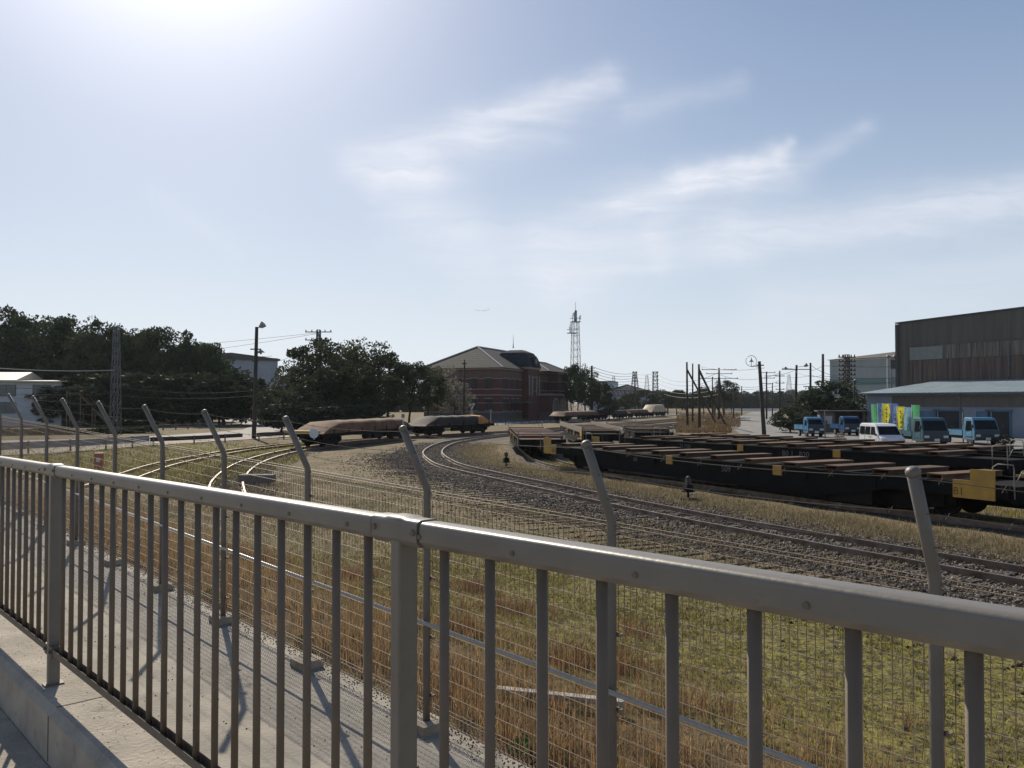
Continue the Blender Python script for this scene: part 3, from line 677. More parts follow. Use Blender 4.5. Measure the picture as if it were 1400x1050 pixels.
def place(root, a, b):
    """put a wagon whose local x axis runs from world point a to b, centred"""
    a = Vector(a[:2]); b = Vector(b[:2]); c = (a+b)/2; d = b-a
    root.location = (c.x, c.y, .15); root.rotation_euler = (0, 0, math.atan2(d.y, d.x))
def on_line(line, y0, L):
    """centre chord of length L on the line, nearest end at depth y0, running away from the camera"""
    i = min(range(len(line)), key=lambda k: abs(line[k].y-y0)); j = i
    while j < len(line)-1 and (line[j]-line[i]).length < L: j += 1
    return line[i], line[j]
def flatcar(label, group, L=20.0, bolsters=None, yellow=(1, 1), texts=(), seed=0, ladders=True, deck_m=None, beam_m=None, wood=False):
    rd = random.Random(seed); root = empty('flat_wagon', (0, 0, 0), 0, label, 'flat wagon', group)
    W = 1.28; zt = .98; h = L/2
    for s in (-1, 1):
        b = MB(); y = s*W
        b.prism([(-h, y, zt), (h, y, zt), (h, y, zt-.34), (h-3.2, y, zt-.36), (h-5.2, y, zt-.72), (-h+5.2, y, zt-.72), (-h+3.2, y, zt-.36), (-h, y, zt-.34)], (0, -.012, 0), (0, .012, 0))
        b.box((0, y-s*.05, zt-.012), (L, .14, .03)); b.beam((-h+5.2, y+s*.03, zt-.73), (h-5.2, y+s*.03, zt-.73), .14, .03)
        for k in range(int(L/2.4)):
            x = -h+1.2+k*2.4
            if abs(x) < h-.6: b.box((x, y+s*.02, zt-.2), (.05, .05, .34))
        b.build('side_sill', m_black, root)
    b = MB(); b.box((0, 0, zt-.36), (L-.4, .42, .55)); b.build('centre_sill', m_black, root)
    b = MB(); b.box((0, 0, zt-.10), (L-.1, 2.5, .05)); b.build('deck', deck_m or m_black, root)
    if wood:
        b = MB()
        for s in (-1, 1): b.box((0, s*1.3, zt+.22), (L-.6, .05, .36))
        b.build('side_board', m_wood, root)
    n = int((L-3)/1.62)
    for k in range(n+1):
        x = -h+1.7+k*1.62; b = MB(); hh = .13+.04*rd.random(); w = .30+.25*rd.random()
        b.box((x, 0, zt+hh/2), (.05, 2.52, hh)); b.box((x+w, 0, zt+hh/2), (.05, 2.52, hh)); b.box((x+w/2, 0, zt+hh-.015), (w+.12, 2.5, .035)); b.box((x+w/2, 0, zt+.02), (w+.1, 2.5, .03))
        b.build('cross_beam', beam_m or (m_rust, m_rust, m_rust3)[rd.randint(0, 2)], root)
    for s, on in ((-1, yellow[0]), (1, yellow[1])):
        b = MB(); b.box((s*(h+.09), 0, zt-.22), (.16, 2.5, .42)); b.build('end_beam', m_black, root)
        c = MB(); c.box((s*(h+.38), 0, zt-.28), (.55, .22, .24)); c.box((s*(h+.66), 0, zt-.28), (.14, .34, .36)); c.build('coupler', m_bogie, root)
        if on:
            for t in (-1, 1):
                b = MB(); y = t*1.33; b.prism([(h-1.35, y, zt-.38), (h-.3, y, zt-.38), (h-.3, y, zt+.34), (h-.9, y, zt+.34), (h-.9, y, zt+.06), (h-1.35, y, zt+.06)] if s > 0 else [(-h+1.35, y, zt-.38), (-h+.3, y, zt-.38), (-h+.3, y, zt+.34), (-h+.9, y, zt+.34), (-h+.9, y, zt+.06), (-h+1.35, y, zt+.06)], (0, -.02, 0), (0, .02, 0))
                pl = b.build('end_plate', m_yel, root)
                for q, tx in ((h-1.2, 'B1'),):
                    M = Matrix.Translation((s*q, y+t*.024, zt-.31))@Matrix.Rotation(0 if t < 0 else math.pi, 4, 'Z')@Matrix.Rotation(R(90), 4, 'X'); lettering(tx, .27, M, m_lbrown, pl)
        if ladders:
            for t in (-1, 1):
                b = MB(); y = t*1.28; x = s*(h+.12)
                b.tube([(x-s*.5, y, zt-.25), (x-s*.5, y, zt+.42), (x-s*.38, y, zt+.5), (x-s*.02, y, zt+.5), (x, y, zt+.40), (x, y-t*.02, zt-.3)], .016, 6); b.tube([(x, y-t*.1, zt+.1), (x, y-t*.35, zt+.35), (x, 0, zt+.35)], .015, 6); b.build('handrail', m_chip, root)
    for s in (-1, 1): bogie_parts(root, s*(L/2-3.0))
    for (x, z, tx, size) in texts:
        for t in (-1, 1):
            M = Matrix.Translation((x, t*(W+.018), z))@Matrix.Rotation(0 if t < 0 else math.pi, 4, 'Z')@Matrix.Rotation(R(90), 4, 'X'); lettering(tx, size, M, m_letter, root)
    for x in (-1.5, 3.7):
        b = MB(); b.box((x, -1.33, zt-.14), (.34, .05, .30)); b.build('yellow_bracket', m_yel, root)
    pip = MB(); pip.tube([(-h+2, -1.33, zt-.03), (h-2, -1.33, zt-.03)], .02, 6); pip.build('brake_pipe', m_bogie, root)
    return root
GF = 'flat wagons parked in rows in the yard'
nearL = 20.2
a, b_ = rowD[0], rowD[0]
def car(line, y0, L, **k):
    r = flatcar(L=L, **k); p, q = on_line(line, y0, L); place(r, q, p); return r      # local +x points to the near end
c1 = car(rowD, 20.0, 21.6, label='nearest long black flat wagon, with rusty cross beams and a yellow plate marked B1', group=GF, seed=1, texts=((1.4, .62, '509', .30), (-3.6, .66, '60', .24), (-.8, .3, '', .1)))
ub = MB(); [ub.box((4.4, t*.95, .42), (5.2, .5, .62)) for t in (-1, 1)]; ub.box((4.4, 0, .5), (5.0, 1.6, .3)); ub.build('underframe_box', m_bogie, c1)
car(rowD, 43.6, 18.0, label='rusty brown deck flat wagon standing behind the nearest long black one, seen end on', group=GF, seed=2, beam_m=m_rust2, deck_m=m_rust2, yellow=(0, 0))
car(rowD, 8.3, 12.0, label='black flat wagon cut off by the right edge, next to the B1 plate', group=GF, seed=3, yellow=(0, 0))
car(rowE, 28.6, 20.6, label='black flat wagon of the second row, lettered B0 1 B20', group=GF, seed=4, yellow=(0, 0), texts=((1.6, .60, 'B0 1   B20', .34), (-5.2, .62, '71258', .32)))
car(rowE, 51.0, 18.0, label='flat wagon with pale plank sides behind the second row, left of the bent post top', group=GF, seed=5, wood=True, yellow=(0, 1))
car(rowE, 15.0, 12.6, label='flat wagon with yellow end plates at the right edge, second row from the main track', group=GF, seed=6, yellow=(1, 1))
car(rowF, 32.6, 20.0, label='flat wagon of the third row, in front of the blue and white trucks', group=GF, seed=7, yellow=(0, 0))
car(rowF, 54.4, 18.0, label='flat wagon at the far end of the third row, left of the bare wooden poles', group=GF, seed=8, yellow=(0, 0))

def tarp_wagon(label, group, L, mt, hz=1.12, end_m=None, dark_end=False, slope=1.9, side=m_rust2):
    root = empty('covered_wagon', (0, 0, 0), 0, label, 'freight wagon', group)
    h = L/2; W = 1.22
    b = MB(); b.box((0, 0, .78), (L, 2.3, .22)); b.build('underframe', m_black, root)
    b = MB(); b.prism([(-h, -W, .89), (h, -W, .89), (h-.2, -W, 1.0), (-h+.2, -W, 1.0)], (0, 0, 0), (0, 2*W, 0)); b.build('body', side, root)
    def cover(x0, x1, s0, s1, m):
        b = MB(); n = 14; vs = []; fs = []
        pr = [(-W-.02, .92), (-W-.03, 1.25), (-W+.05, hz+.40), (-W+.18, hz+.50), (0, hz+.58), (W-.18, hz+.50), (W-.05, hz+.40), (W+.03, 1.25), (W+.02, .92)]
        for i in range(n+1):
            x = x0+(x1-x0)*i/n; k = 1
            if s0: k = min(k, max(.05, (x-x0)/s0))
            if s1: k = min(k, max(.05, (x1-x)/s1))
            wob = .025*math.sin(i*2.1)
            for y, z in pr: vs.append((x, y*(1 if k >= 1 else .97), .92+(z-.92)*k+(wob if z > 1.3 and k >= 1 else 0)))
        m_ = len(pr)
        for i in range(n):
            for j in range(m_-1): a = i*m_+j; fs.append((a, a+1, a+m_+1, a+m_))
        fs += [tuple(range(m_)), tuple(range(n*m_, (n+1)*m_))]; b.add(vs, fs); return b.build('tarpaulin', m, root, sharp=30)
    if end_m:
        cover(-h+.15, h-3.0, slope, 0, mt); cover(h-3.0, h-.15, 0, slope, end_m)
    else: cover(-h+.15, h-.15, slope, slope, mt)
    for k in range(int(L/2.2)):
        x = -h+1.4+k*2.2
        if x < h-.8:
            st = MB(); st.box((x, -W-.05, 1.0), (.06, .05, .34)); st.build('stanchion', m_black, root)
    for s in (-1, 1):
        c = MB(); c.box((s*(h+.3), 0, .7), (.6, .22, .24)); c.box((s*(h+.62), 0, .7), (.14, .34, .34)); c.build('coupler', m_bogie, root)
        bogie_parts(root, s*(h-2.1))
    bx = MB(); bx.box((.6, -1.1, .5), (1.5, .35, .38)); bx.tube([(-1.6, -1.1, .5), (-.6, -1.1, .5)], .17, 10); bx.build('brake_gear', m_bogie, root)
    return root
GW = 'wagons under tarpaulins'
def wag(line, y0, L, **k):
    p, q = on_line(line, y0, L); r = tarp_wagon(L=L, **k); place(r, p, q); return r
w1 = wag(trackB, 53.2, 16.0, label='brown tarpaulin covered wagon nearest the camera with a white disc at its near end', group=GW, mt=m_tarp)
wh = MB(); wh.tube([(-8.42, -.75, .95), (-8.46, -.75, .95)], .33, 14); wh.beam((-8.4, -.75, .55), (-8.4, -.75, .95), .05, .05); wh.build('white_disc', m_white, w1)
pl = MB(); pl.box((-8.2, .2, 1.02), (.5, 2.3, .16)); pl.build('buffer_beam', m_yel, w1)
wag(trackB, 71.0, 11.4, label='dark tarpaulin covered wagon with a bright orange far end, in front of the brick building', group=GW, mt=m_tarpd, end_m=m_tarp2, hz=1.15)
far = spline([(6.2, 121), (16, 142), (29, 170), (46, 205)])
for i, (y0, L, m1, lb) in enumerate(((122, 16, m_rust2, 'rust brown wagon parked right of the brick building, leftmost of the far train'), (138.5, 14, m_tarpd, 'dark low wagon in the far train, second from the brick building'), (152.5, 13, m_tarp, 'brown wagon in the far train, just left of the tan peaked tarpaulin'), (166, 13, m_tarpt, 'far wagon under a tan peaked tarpaulin, the last of the far train'))):
    p, q = on_line(far, y0, L); r = tarp_wagon(lb, 'wagons of the far train', L, m1, hz=1.0 if i < 3 else 1.9, slope=.6 if i < 3 else 3.6); place(r, p, q)
ft = empty('railway_track', (0, 0, 0), 0, 'far straight track under the distant train right of the brick building', 'railway track', 'tracks of the goods yard')
for s in (-1, 1): sweep_rect(far, s*.565, .066, .03, .15).build('rail', m_railst, ft)

# ------------------------------------------------------------------ switch lamps and small yard things
def switch_stand(g, hgt, label):
    root = empty('switch_stand', (g.x, g.y, 0), .3, label, 'switch stand', 'dwarf switch stands beside the main track')
    b = MB(); b.box((0, 0, .03), (.5, .3, .08)); b.tube([(0, 0, 0), (0, 0, .30)], .035, 8); b.build('base', m_bogie, root)
    b = MB(); b.prism([(-.13, -.11, .26), (.13, -.11, .26), (.10, -.11, .50), (-.10, -.11, .50)], (0, 0, 0), (0, .22, 0)); b.box((0, 0, .28), (.34, .26, .03)); b.box((0, 0, .42), (.28, .24, .03)); b.build('weight_box', m_bogie, root)
    b = MB(); b.tube([(0, 0, .5), (0, 0, .56)], .05, 8); b.box((0, 0, .62), (.15, .15, .14)); b.tube([(0, 0, .69), (0, 0, .74), (0, 0, .77)], [.085, .06, .02], 10); b.tube([(0, -.075, .62), (0, -.10, .62)], .05, 10); b.build('lamp', m_dsteel, root)
    b = MB(); b.beam((0, 0, .15), (.35, .05, .22), .03, .03); b.build('lever', m_chip, root)
    return root
switch_stand(G(692, 640), .8, 'dark dwarf switch stand left of the nearest flat wagon row')
switch_stand(G(941, 684), .8, 'dark dwarf switch stand in the straw grass in front of the lettered flat wagon')
g = G(135, 641); r = empty('warning_box', (g.x, g.y, ground_z(g.x, g.y)), .2, 'small red box with a white plate standing in the grass at the left', 'box')
b = MB(); b.box((0, 0, .36), (.36, .2, .68)); b.box((0, 0, .72), (.40, .24, .04)); b.build('body', mat('red_paint', (.42, .05, .04), (.3, .04, .03), 6, rough=.5), r, bevel=.01)
b = MB(); b.box((0, -.105, .42), (.18, .012, .2)); b.build('plate', m_white, r)

# ------------------------------------------------------------------ guard rails
def guardrail(pts, label, m_beam, hgt=.75, n_post=None, ball=True, h=.3):
    root = empty('guard_rail', (0, 0, 0), 0, label, 'guard rail', 'guard rails by the left road')
    pts = [Vector((p.x, p.y, 0)) for p in pts]
    L = sum((b-a).length for a, b in zip(pts[:-1], pts[1:]))
    line = spline([(p.x, p.y) for p in pts], 1.0) if len(pts) > 2 else [pts[0].xy.lerp(pts[1].xy, k/20) for k in range(21)]
    b = MB()
    off = offset(line, .09); prof = [(0, hgt-h), (.05, hgt-h*.8), (.0, hgt-h*.5), (.05, hgt-h*.2), (0, hgt)]
    vs = []; fs = []
    for i, p in enumerate(line):
        d = (line[min(i+1, len(line)-1)]-line[max(i-1, 0)]).normalized(); nn = Vector((-d.y, d.x))
        for o, z in prof: q = p+nn*(.08+o); vs.append((q.x, q.y, z))
        for o, z in reversed(prof): q = p+nn*(.068+o); vs.append((q.x, q.y, z))
    m_ = len(prof)*2
    for i in range(len(line)-1):
        for j in range(m_): a = i*m_+j; c = i*m_+(j+1) % m_; fs.append((a, c, c+m_, a+m_))
    b.add(vs, fs); b.build('beam', m_beam, root)
    acc = 0; nxt = .2
    for a, c in zip(line[:-1], line[1:]):
        d = (c-a).length
        while nxt <= acc+d:
            q = a.lerp(c, (nxt-acc)/d); pb = MB(); pb.tube([(q.x, q.y, -.05), (q.x, q.y, hgt+.03)], .057, 8); po = pb.build('post', m_polec, root)
            if ball: cb = MB(); cb.sphere((q.x, q.y, hgt+.04), .075, 8, 6, (1, 1, .7)); cb.build('cap', m_white, po)
            nxt += 2.6 if ball else 3.2
        acc += d
m_brownrail = mat('brown_guard_rail', (.07, .045, .035), (.05, .035, .03), 3, rough=.6)
m_bluerail = mat('galvanised_guard_rail', (.30, .32, .36), (.24, .26, .30), 3, rough=.42, metal=.4)
guardrail([G(-160, 634), G(25, 622), G(131, 616), G(206, 610)], 'pale steel guard rail with white capped posts at the left edge', m_bluerail, .75, h=.42)
guardrail([G(206, 610), G(262, 607.5), G(333, 603)], 'dark brown guard rail left of the tall wooden lamp pole', m_brownrail, .62, ball=False)
guardrail([G(352, 603), G(372, 601.5), G(398, 600)], 'short dark brown guard rail right of the tall wooden lamp pole', m_brownrail, .62, ball=False)
wf = empty('white_fence', (0, 0, 0), 0, 'low white post and rail fence across the left road', 'fence')
p0, p1 = G(205, 589), G(330, 583)
for z in (.55, .28): b = MB(); b.beam(Vector((p0.x, p0.y, z)), Vector((p1.x, p1.y, z)), .06, .07); b.build('rail', m_polec, wf)
for k in range(9):
    q = p0.lerp(p1, k/8); b = MB(); b.box((q.x, q.y, .3), (.12, .12, .66)); b.build('post', m_polec, wf)
# low hedge and dirt banks beyond the road
lf = empty('low_fence', (0, 0, 0), 0, 'low dark post and rail fence along the road in front of the brick building', 'fence')
p0, p1 = G(655, 583), G(762, 577.5)
for k in range(11): q = p0.lerp(p1, k/10); b = MB(); b.box((q.x, q.y, .4), (.1, .1, .8)); b.build('post', m_dsteel, lf)
b = MB(); b.beam(p0+Vector((0, 0, .7)), p1+Vector((0, 0, .7)), .05, .06); b.build('rail', m_dsteel, lf)

# ------------------------------------------------------------------ poles, lamps, masts and wires
GP = 'utility poles of the yard'
def insul(b, x, y, z, s=.06): b.tube([(x, y, z), (x, y, z+.16)], s, 6)
def pole(px, ytop, ybase, label, D=None, r=.13, arms=(), lamp=None, m=m_pole, lean=0, rz=0.0, brace=None, group=GP, name='utility_pole', cat='pole'):
    if D is None: g = G(px, ybase); D = g.y
    base = P(px, ybase, D); base.z = 0; top = P(px+lean, ytop, D); hgt = top.z
    root = empty(name, (base.x, base.y, 0), rz, label, cat, group)
    dx = top.x-base.x
    ax = Vector((dx*math.cos(-rz), dx*math.sin(-rz), 0)); at = lambda z: Vector((ax.x*z/hgt, ax.y*z/hgt, z))
    b = MB(); b.tube([at(-.2), at(hgt*.5), at(hgt)], [r, r*.86, r*.72], 10); b.build('shaft', m, root)
    for z, w, k in arms:                        # z from top, width, insulators
        z = hgt-z; c = at(z); b = MB(); b.box(c+Vector((0, -.12, 0)), (w, .09, .10)); a = b.build('crossarm', m, root)
        if k:
            for i in range(k):
                x = -w/2+.12+(w-.24)*i/(k-1) if k > 1 else 0; ib = MB(); ib.tube([c+Vector((x, -.12, .04)), c+Vector((x, -.12, .22))], [.05, .035], 6); ib.build('insulator', m_polec, a)
    for (z, side, reach, kind) in (lamp or ()):
        z = hgt-z; c = at(z); e = c+Vector((side*reach, -.05, .08)); b = MB(); b.tube([c, c.lerp(e, .6)+Vector((0, 0, .06)), e], .03, 6); a = b.build('lamp_arm', m, root)
        b = MB()
        if kind == 'flood': b.tube([e+Vector((-side*.12, 0, .10)), e+Vector((side*.06, -.05, .12)), e+Vector((side*.28, -.1, .30))], [.08, .20, .30], 12)
        elif kind == 'dish':
            b.tube([e+Vector((0, 0, .05)), e+Vector((0, 0, .22)), e+Vector((0, 0, .30))], [.36, .14, .05], 12); b.sphere(e+Vector((0, 0, -.02)), .10, 8, 6)
        elif kind == 'ring':
            n = 20; ring = [e+Vector((.48*math.cos(6.2832*i/n), 0, .48*math.sin(6.2832*i/n)+.5)) for i in range(n+1)]; b.tube(ring, .025, 5); b.prism([e+Vector((-.22, 0, .42)), e+Vector((.22, 0, .42)), e+Vector((.05, 0, .62)), e+Vector((0, 0, .85)), e+Vector((-.05, 0, .62))], (0, -.03, 0), (0, .03, 0)); b.tube([e, e+Vector((0, 0, .45))], .03, 5)
        b.build('lamp_head', m_steel if kind != 'ring' else m_steel, a)
    if brace:
        for (bx, by, tz) in brace:
            g = G(bx, by); loc = Matrix.Rotation(-rz, 3, 'Z')@Vector((g.x-base.x, g.y-base.y, 0)); b = MB(); b.tube([loc+Vector((0, 0, -.2)), at(hgt-tz)], r*.8, 8); b.build('brace', m, root)
    return root
pole(347, 447, 600, 'tall dark wooden pole with a floodlight on top, left of the tree clump', r=.19, lean=4, lamp=((.15, 1, .35, 'flood'), (2.3, 1, .42, 'dish')), arms=((1.9, .9, 0), (2.9, .5, 0)), group=None)
pole(634, 492, 590, 'thin dark pole standing before the brick building and the orange tipped wagon', r=.12, arms=((.4, .5, 0),), lean=1)
pole(940, 495, 584, 'bare wooden pole, leftmost of the three braced ones', r=.15, brace=((980, 579, .9),), lean=-1)
pole(947, 497, 579, 'bare wooden pole, the middle one of the three upright ones', r=.14)
pole(956.5, 498, 588, 'bare wooden pole, rightmost of the three braced ones, with a long leaning strut', r=.16, lean=-1, brace=((994, 583, .6),))
pole(1045, 494, 598, 'leaning wooden pole with a round ring lamp at the bend of the right road', r=.19, lean=-7, lamp=((.55, -1, .75, 'ring'),), group=None, arms=((.35, .7, 0),))
pole(983, 503, 572, 'dark pole with three wide crossarms behind the braced poles', D=140, r=.2, arms=((.3, 6, 4), (1.0, 4.5, 3), (1.8, 6.5, 4)), brace=((990, 571, 1.5), (976, 571, 1.5)))
pole(974, 515, 570, 'thin far pole just left of the one with three wide crossarms', D=150, r=.14)
pole(1003, 527, 566, 'short far pole with a round lamp between the right road and the trees', D=160, r=.14, lamp=((.2, -1, .3, 'dish'),))
pole(1014, 528, 564, 'short bare far pole left of the leaning ring lamp pole', D=190, r=.15)
pole(1048, 508, 566, 'far pole with stacked short crossarms right behind the leaning ring lamp pole', D=150, r=.17, arms=((.2, 3.2, 3), (1.2, 3.0, 3), (2.2, 2.4, 2)))
pole(1056, 524, 566, 'low thin far pole between two with crossarms', D=170, r=.14)
pole(1066, 507, 564, 'far pole with clusters of insulators left of the forked lamp pole', D=140, r=.17, arms=((.9, 1.6, 2), (2.1, 1.5, 2), (3.2, 1.5, 2)))
pole(1087, 499, 562, 'dark pole with a broad top crossarm and floodlight above the right road', D=110, r=.2, lean=2, arms=((.6, 4.0, 2),), lamp=((.3, 1, 1.1, 'flood'), (.6, -1, 1.5, 'dish')))
pole(1108, 496, 560, 'plain pole rising behind the bushy tree, left of the tallest bare pole', D=100, r=.16, arms=((2.9, 1.8, 0),))
pole(1125, 484, 560, 'tallest bare pole standing behind the bushy tree', D=95, r=.19)
pole(1168, 521, 570, 'short thin pole with a small lamp in front of the grey green warehouse', D=92, r=.1, lamp=((.1, 1, .15, 'dish'),))
pole(1219, 489, 560, 'slim twin headed lamp pole left of the dark warehouse corner', D=100, r=.09, m=m_polec, lamp=((.05, -1, .45, 'dish'), (.05, 1, .35, 'dish')))
pole(868, 509, 560, 'low far pole with a side step right of the tree crowns', D=180, r=.2, arms=((2.0, 1.5, 2),))
pole(766+43, 500, 560, 'far pole rising behind the dark trees right of the lattice tower', D=160, r=.28, arms=((.5, 1.2, 2), (1.5, 1.2, 2), (2.5, 1.2, 2)))
for px, yt, yb, lb in ((1128, 562, 600, 'thin white stake in front of the small blue truck'), (1317, 564, 606, 'white stake with a rusty band in front of the light blue flatbed truck')):
    g = G(px, yb); r = empty('stake', (g.x, g.y, 0), 0, lb, 'stake', None); h_ = P(px, yt, g.y).z; b = MB(); b.tube([(0, 0, 0), (0, 0, h_)], .045, 8); b.build('shaft', m_polec, r)
    if px > 1300: b = MB(); b.tube([(0, 0, h_-1.0), (0, 0, h_-.55)], .09, 8); b.build('band', m_rust, r)
# insulator towers: a lattice core with many stacked short arms
def tower(px, ytop, D, label, w0=.5, w1=1.4, arms=6, step=.85, aw=2.2, m=m_dsteel, name='lattice_pylon', group='steel pylons around the yard', full=True, leg=.08, br=.06):
    base = P(px, 560, D); top = P(px, ytop, D); h = top.z
    root = empty(name, (base.x, base.y, 0), 0, label, 'pylon', group)
    b = MB(); n = max(5, int(h/1.6))
    wz = lambda z: w1+(w0-w1)*z/h
    for sx in (-1, 1):
        for sy in (-1, 1): b.tube([(sx*w1/2, sy*w1/2, 0), (sx*w0/2, sy*w0/2, h)], leg, 5)
    for i in range(n):
        z0, z1 = h*i/n, h*(i+1)/n; a, c = wz(z0)/2, wz(z1)/2
        for sy in (-1, 1): b.beam((-a, sy*a, z0), (c, sy*c, z1), br, br); b.beam((a, sy*a, z0), (-c, sy*c, z1), br, br); b.beam((-c, sy*c, z1), (c, sy*c, z1), br, br)
        for sx in (-1, 1): b.beam((sx*a, -a, z0), (sx*c, c, z1), br, br); b.beam((sx*c, -c, z1), (sx*c, c, z1), br, br)
    b.build('mast', m, root)
    for k in range(arms):
        z = h-.3-k*step; a = MB(); a.box((0, -.1, z), (aw, .12, .12)); ar = a.build('crossarm', m, root)
        for x in (-aw/2+.1, -aw/4, aw/4, aw/2-.1): ib = MB(); ib.tube([(x, -.1, z+.05), (x, -.1, z+.32)], [.09, .05], 6); ib.build('insulator', m, ar)
    return root
m_mast = mat('grey_mast', (.16, .16, .16), (.1, .1, .1), 3, rough=.7)
tower(158, 447, 78, 'grey concrete lattice catenary mast among the trees at the left', .40, .80, arms=0, m=m_mast, group=None, leg=.042, br=.04)
tower(435, 451, 112, 'dark pylon top with short crossarms poking above the tree clump', .4, 1.0, arms=3, step=1.1, aw=3.6)
tower(868, 508, 240, 'dark braced pylon with a step beside the far sheds', .9, 3.4, arms=4, step=.8, aw=1.5)
tower(896, 508, 220, 'slim dark pylon with stacked insulators right of the braced one', 1.0, 1.7, arms=8, step=1.0, aw=1.7)
tower(1158, 485, 96, 'dark mast with nine stacked crossarms in front of the grey green warehouse', .45, .6, arms=9, step=.52, aw=2.0)
for px, yt, lb in ((839, 514, 'faint thin mast, left of the two behind the far sheds'), (884.5, 513, 'faint thin mast between the two dark pylons'), (1079, 512, 'faint thin mast behind the right pole group')):
    tower(px, yt, 420, lb, 1.0, 3.6, arms=0, m=m_steel, name='thin_mast', group='faint masts on the horizon')
def radio_tower():
    D = 230; base = P(787, 560, D); s = D/F; top = P(787, 440, D).z
    root = empty('radio_tower', (base.x, base.y, 0), .35, 'tall grey lattice radio tower with antennas behind the dark trees', 'tower')
    b = MB(); w0, w1 = .75, 1.4; h = top; n = 13; wz = lambda z: w1+(w0-w1)*z/h
    for i in range(n):
        z0, z1 = h*i/n, h*(i+1)/n; a, c = wz(z0), wz(z1)
        for sx, sy in ((-1, -1), (-1, 1), (1, -1), (1, 1)): b.tube([(sx*a, sy*a, z0), (sx*c, sy*c, z1)], .085, 5)
        for (x0, y0), (x1, y1) in (((-1, -1), (1, -1)), ((1, -1), (1, 1)), ((1, 1), (-1, 1)), ((-1, 1), (-1, -1))):
            b.beam((x0*a, y0*a, z0), (x1*c, y1*c, z1), .05, .05); b.beam((x1*a, y1*a, z0), (x0*c, y0*c, z1), .05, .05); b.beam((x0*c, y0*c, z1), (x1*c, y1*c, z1), .08, .08)
    b.build('mast', m_steel, root)
    for z, w, off in ((top, 2.4, 0), (top-3.2, 2.6, -.9)):
        p = MB(); p.box((off, 0, z), (w, 2.2, .18))
        for sx in (-1, 1): p.beam((off+sx*w/2, -1.1, z+1), (off+sx*w/2, 1.1, z+1), .08, .08)
        for sy in (-1, 1): p.beam((off-w/2, sy*1.1, z+1), (off+w/2, sy*1.1, z+1), .08, .08)
        p.build('platform', m_steel, root)
    p = MB(); p.tube([(0, 0, top), (0, 0, top+3.2)], .45, 8); p.build('antenna_drum', m_steel, root)
    p = MB(); p.tube([(0, 0, top+3.0), (0, 0, top+5.6)], .06, 5); p.build('lightning_rod', m_steel, root)
    for x, z, hh in ((-1.1, top, 2.2), (-.8, top+1.6, 1.0), (1.0, top, 1.5), (-2.0, top-3.2, 2.0), (-1.7, top-3.2, 3.2), (1.2, top+.6, 1.4)):
        p = MB(); p.tube([(x, -.6, z), (x, -.6, z+hh)], .09, 5); p.beam((x-.5, -.6, z+hh*.7), (x+.5, -.6, z+hh*.7), .08, .08); p.build('antenna', m_steel, root)
radio_tower()
def wire(a, b, sag=.6, r=.02, label='', group='overhead wires', m=m_wireb, n=14):
    pts = []
    for i in range(n+1):
        t = i/n; q = Vector(a).lerp(Vector(b), t); q.z -= sag*4*t*(1-t); pts.append(q)
    k = MB(); k.tube(pts, r, 4, True, False); o = k.build('overhead_wire', m, fix=False); tag(o, label, 'wire', group); return o
WL = []
def wires(lst, label, group, r=.02, m=m_wireb):
    for (x0, y0, d0, x1, y1, d1, sag) in lst: wire(P(x0, y0, d0), P(x1, y1, d1), sag, r, label, group, m)
wires([(-120, 492, 60, 158, 506, 78, .35)], 'pale overhead cable that ends at the grey lattice mast at the left', None, .035, m_lwire)
wires([(158, 508, 78, 430, 522, 110, .4)], 'thin cable running right from the grey lattice mast across the trees', None, .02)
wires([(-120, 520, 60, 158, 528, 78, .4), (-120, 530, 60, 158, 538, 78, .3), (158, 528, 78, 347, 534, 69, .4), (158, 540, 78, 347, 541, 69, .3)], 'dark catenary wire in front of the left trees', 'catenary wires at the left', .018)
wires([(-120, 500, 200, 435, 456, 112, 2.2), (-120, 480, 260, 435, 455, 112, 2.0)], 'thin wire from the pylon above the tree clump to the left', 'wires of the tree clump pylon', .022)
wires([(348, 497, 69, 400, 486, 110, .3), (358, 487, 69, 372, 486, 110, .1)], 'short wire from the tall floodlight pole towards the tree clump', 'wires of the floodlight pole', .02)
wires([(809, 501+i*4.2, 160, 868, 510+i*3.4, 240, .8) for i in range(5)], 'far wire between the pole in the trees and the braced pylon', 'wires left of the far pylons', .045)
wires([(868, 511+i*5, 240, 896, 510+i*5.2, 220, .4) for i in range(5)], 'far wire between the two dark pylons', 'wires between the far pylons', .045)
wires([(896, 510+i*6, 220, 983, 509+i*7.5, 140, 2.0-.2*i) for i in range(5)], 'far wire from the slim pylon to the crossarm pole', 'wires right of the far pylons', .035)
wires([(956, 501, 91, 1045, 503, 72, .3), (983, 512, 140, 1066, 510, 140, 1.0), (983, 520, 140, 1066, 520, 140, 1.2), (983, 530, 140, 1066, 527, 140, .5), (957, 526, 91, 1060, 535, 110, .6)], 'thin wire across the sky between the braced poles and the right pole group', 'wires over the right road', .022)
wires([(1045, 514, 72, 1087, 506, 110, .2), (1066, 512, 140, 1108, 513, 100, .4), (1066, 520, 140, 1108, 524, 100, .4), (1087, 507, 110, 1125, 513, 95, .4), (1108, 499, 100, 1158, 513, 96, .5), (1108, 507, 100, 1125, 500, 95, .1), (1125, 500, 95, 1230, 501, 90, .1), (1125, 514, 95, 1230, 516, 90, .2), (1108, 513, 100, 1219, 523, 100, .4), (1066, 530, 140, 1158, 527, 96, .6)], 'thin wire among the poles left of the big warehouse', 'wires among the right poles', .022)

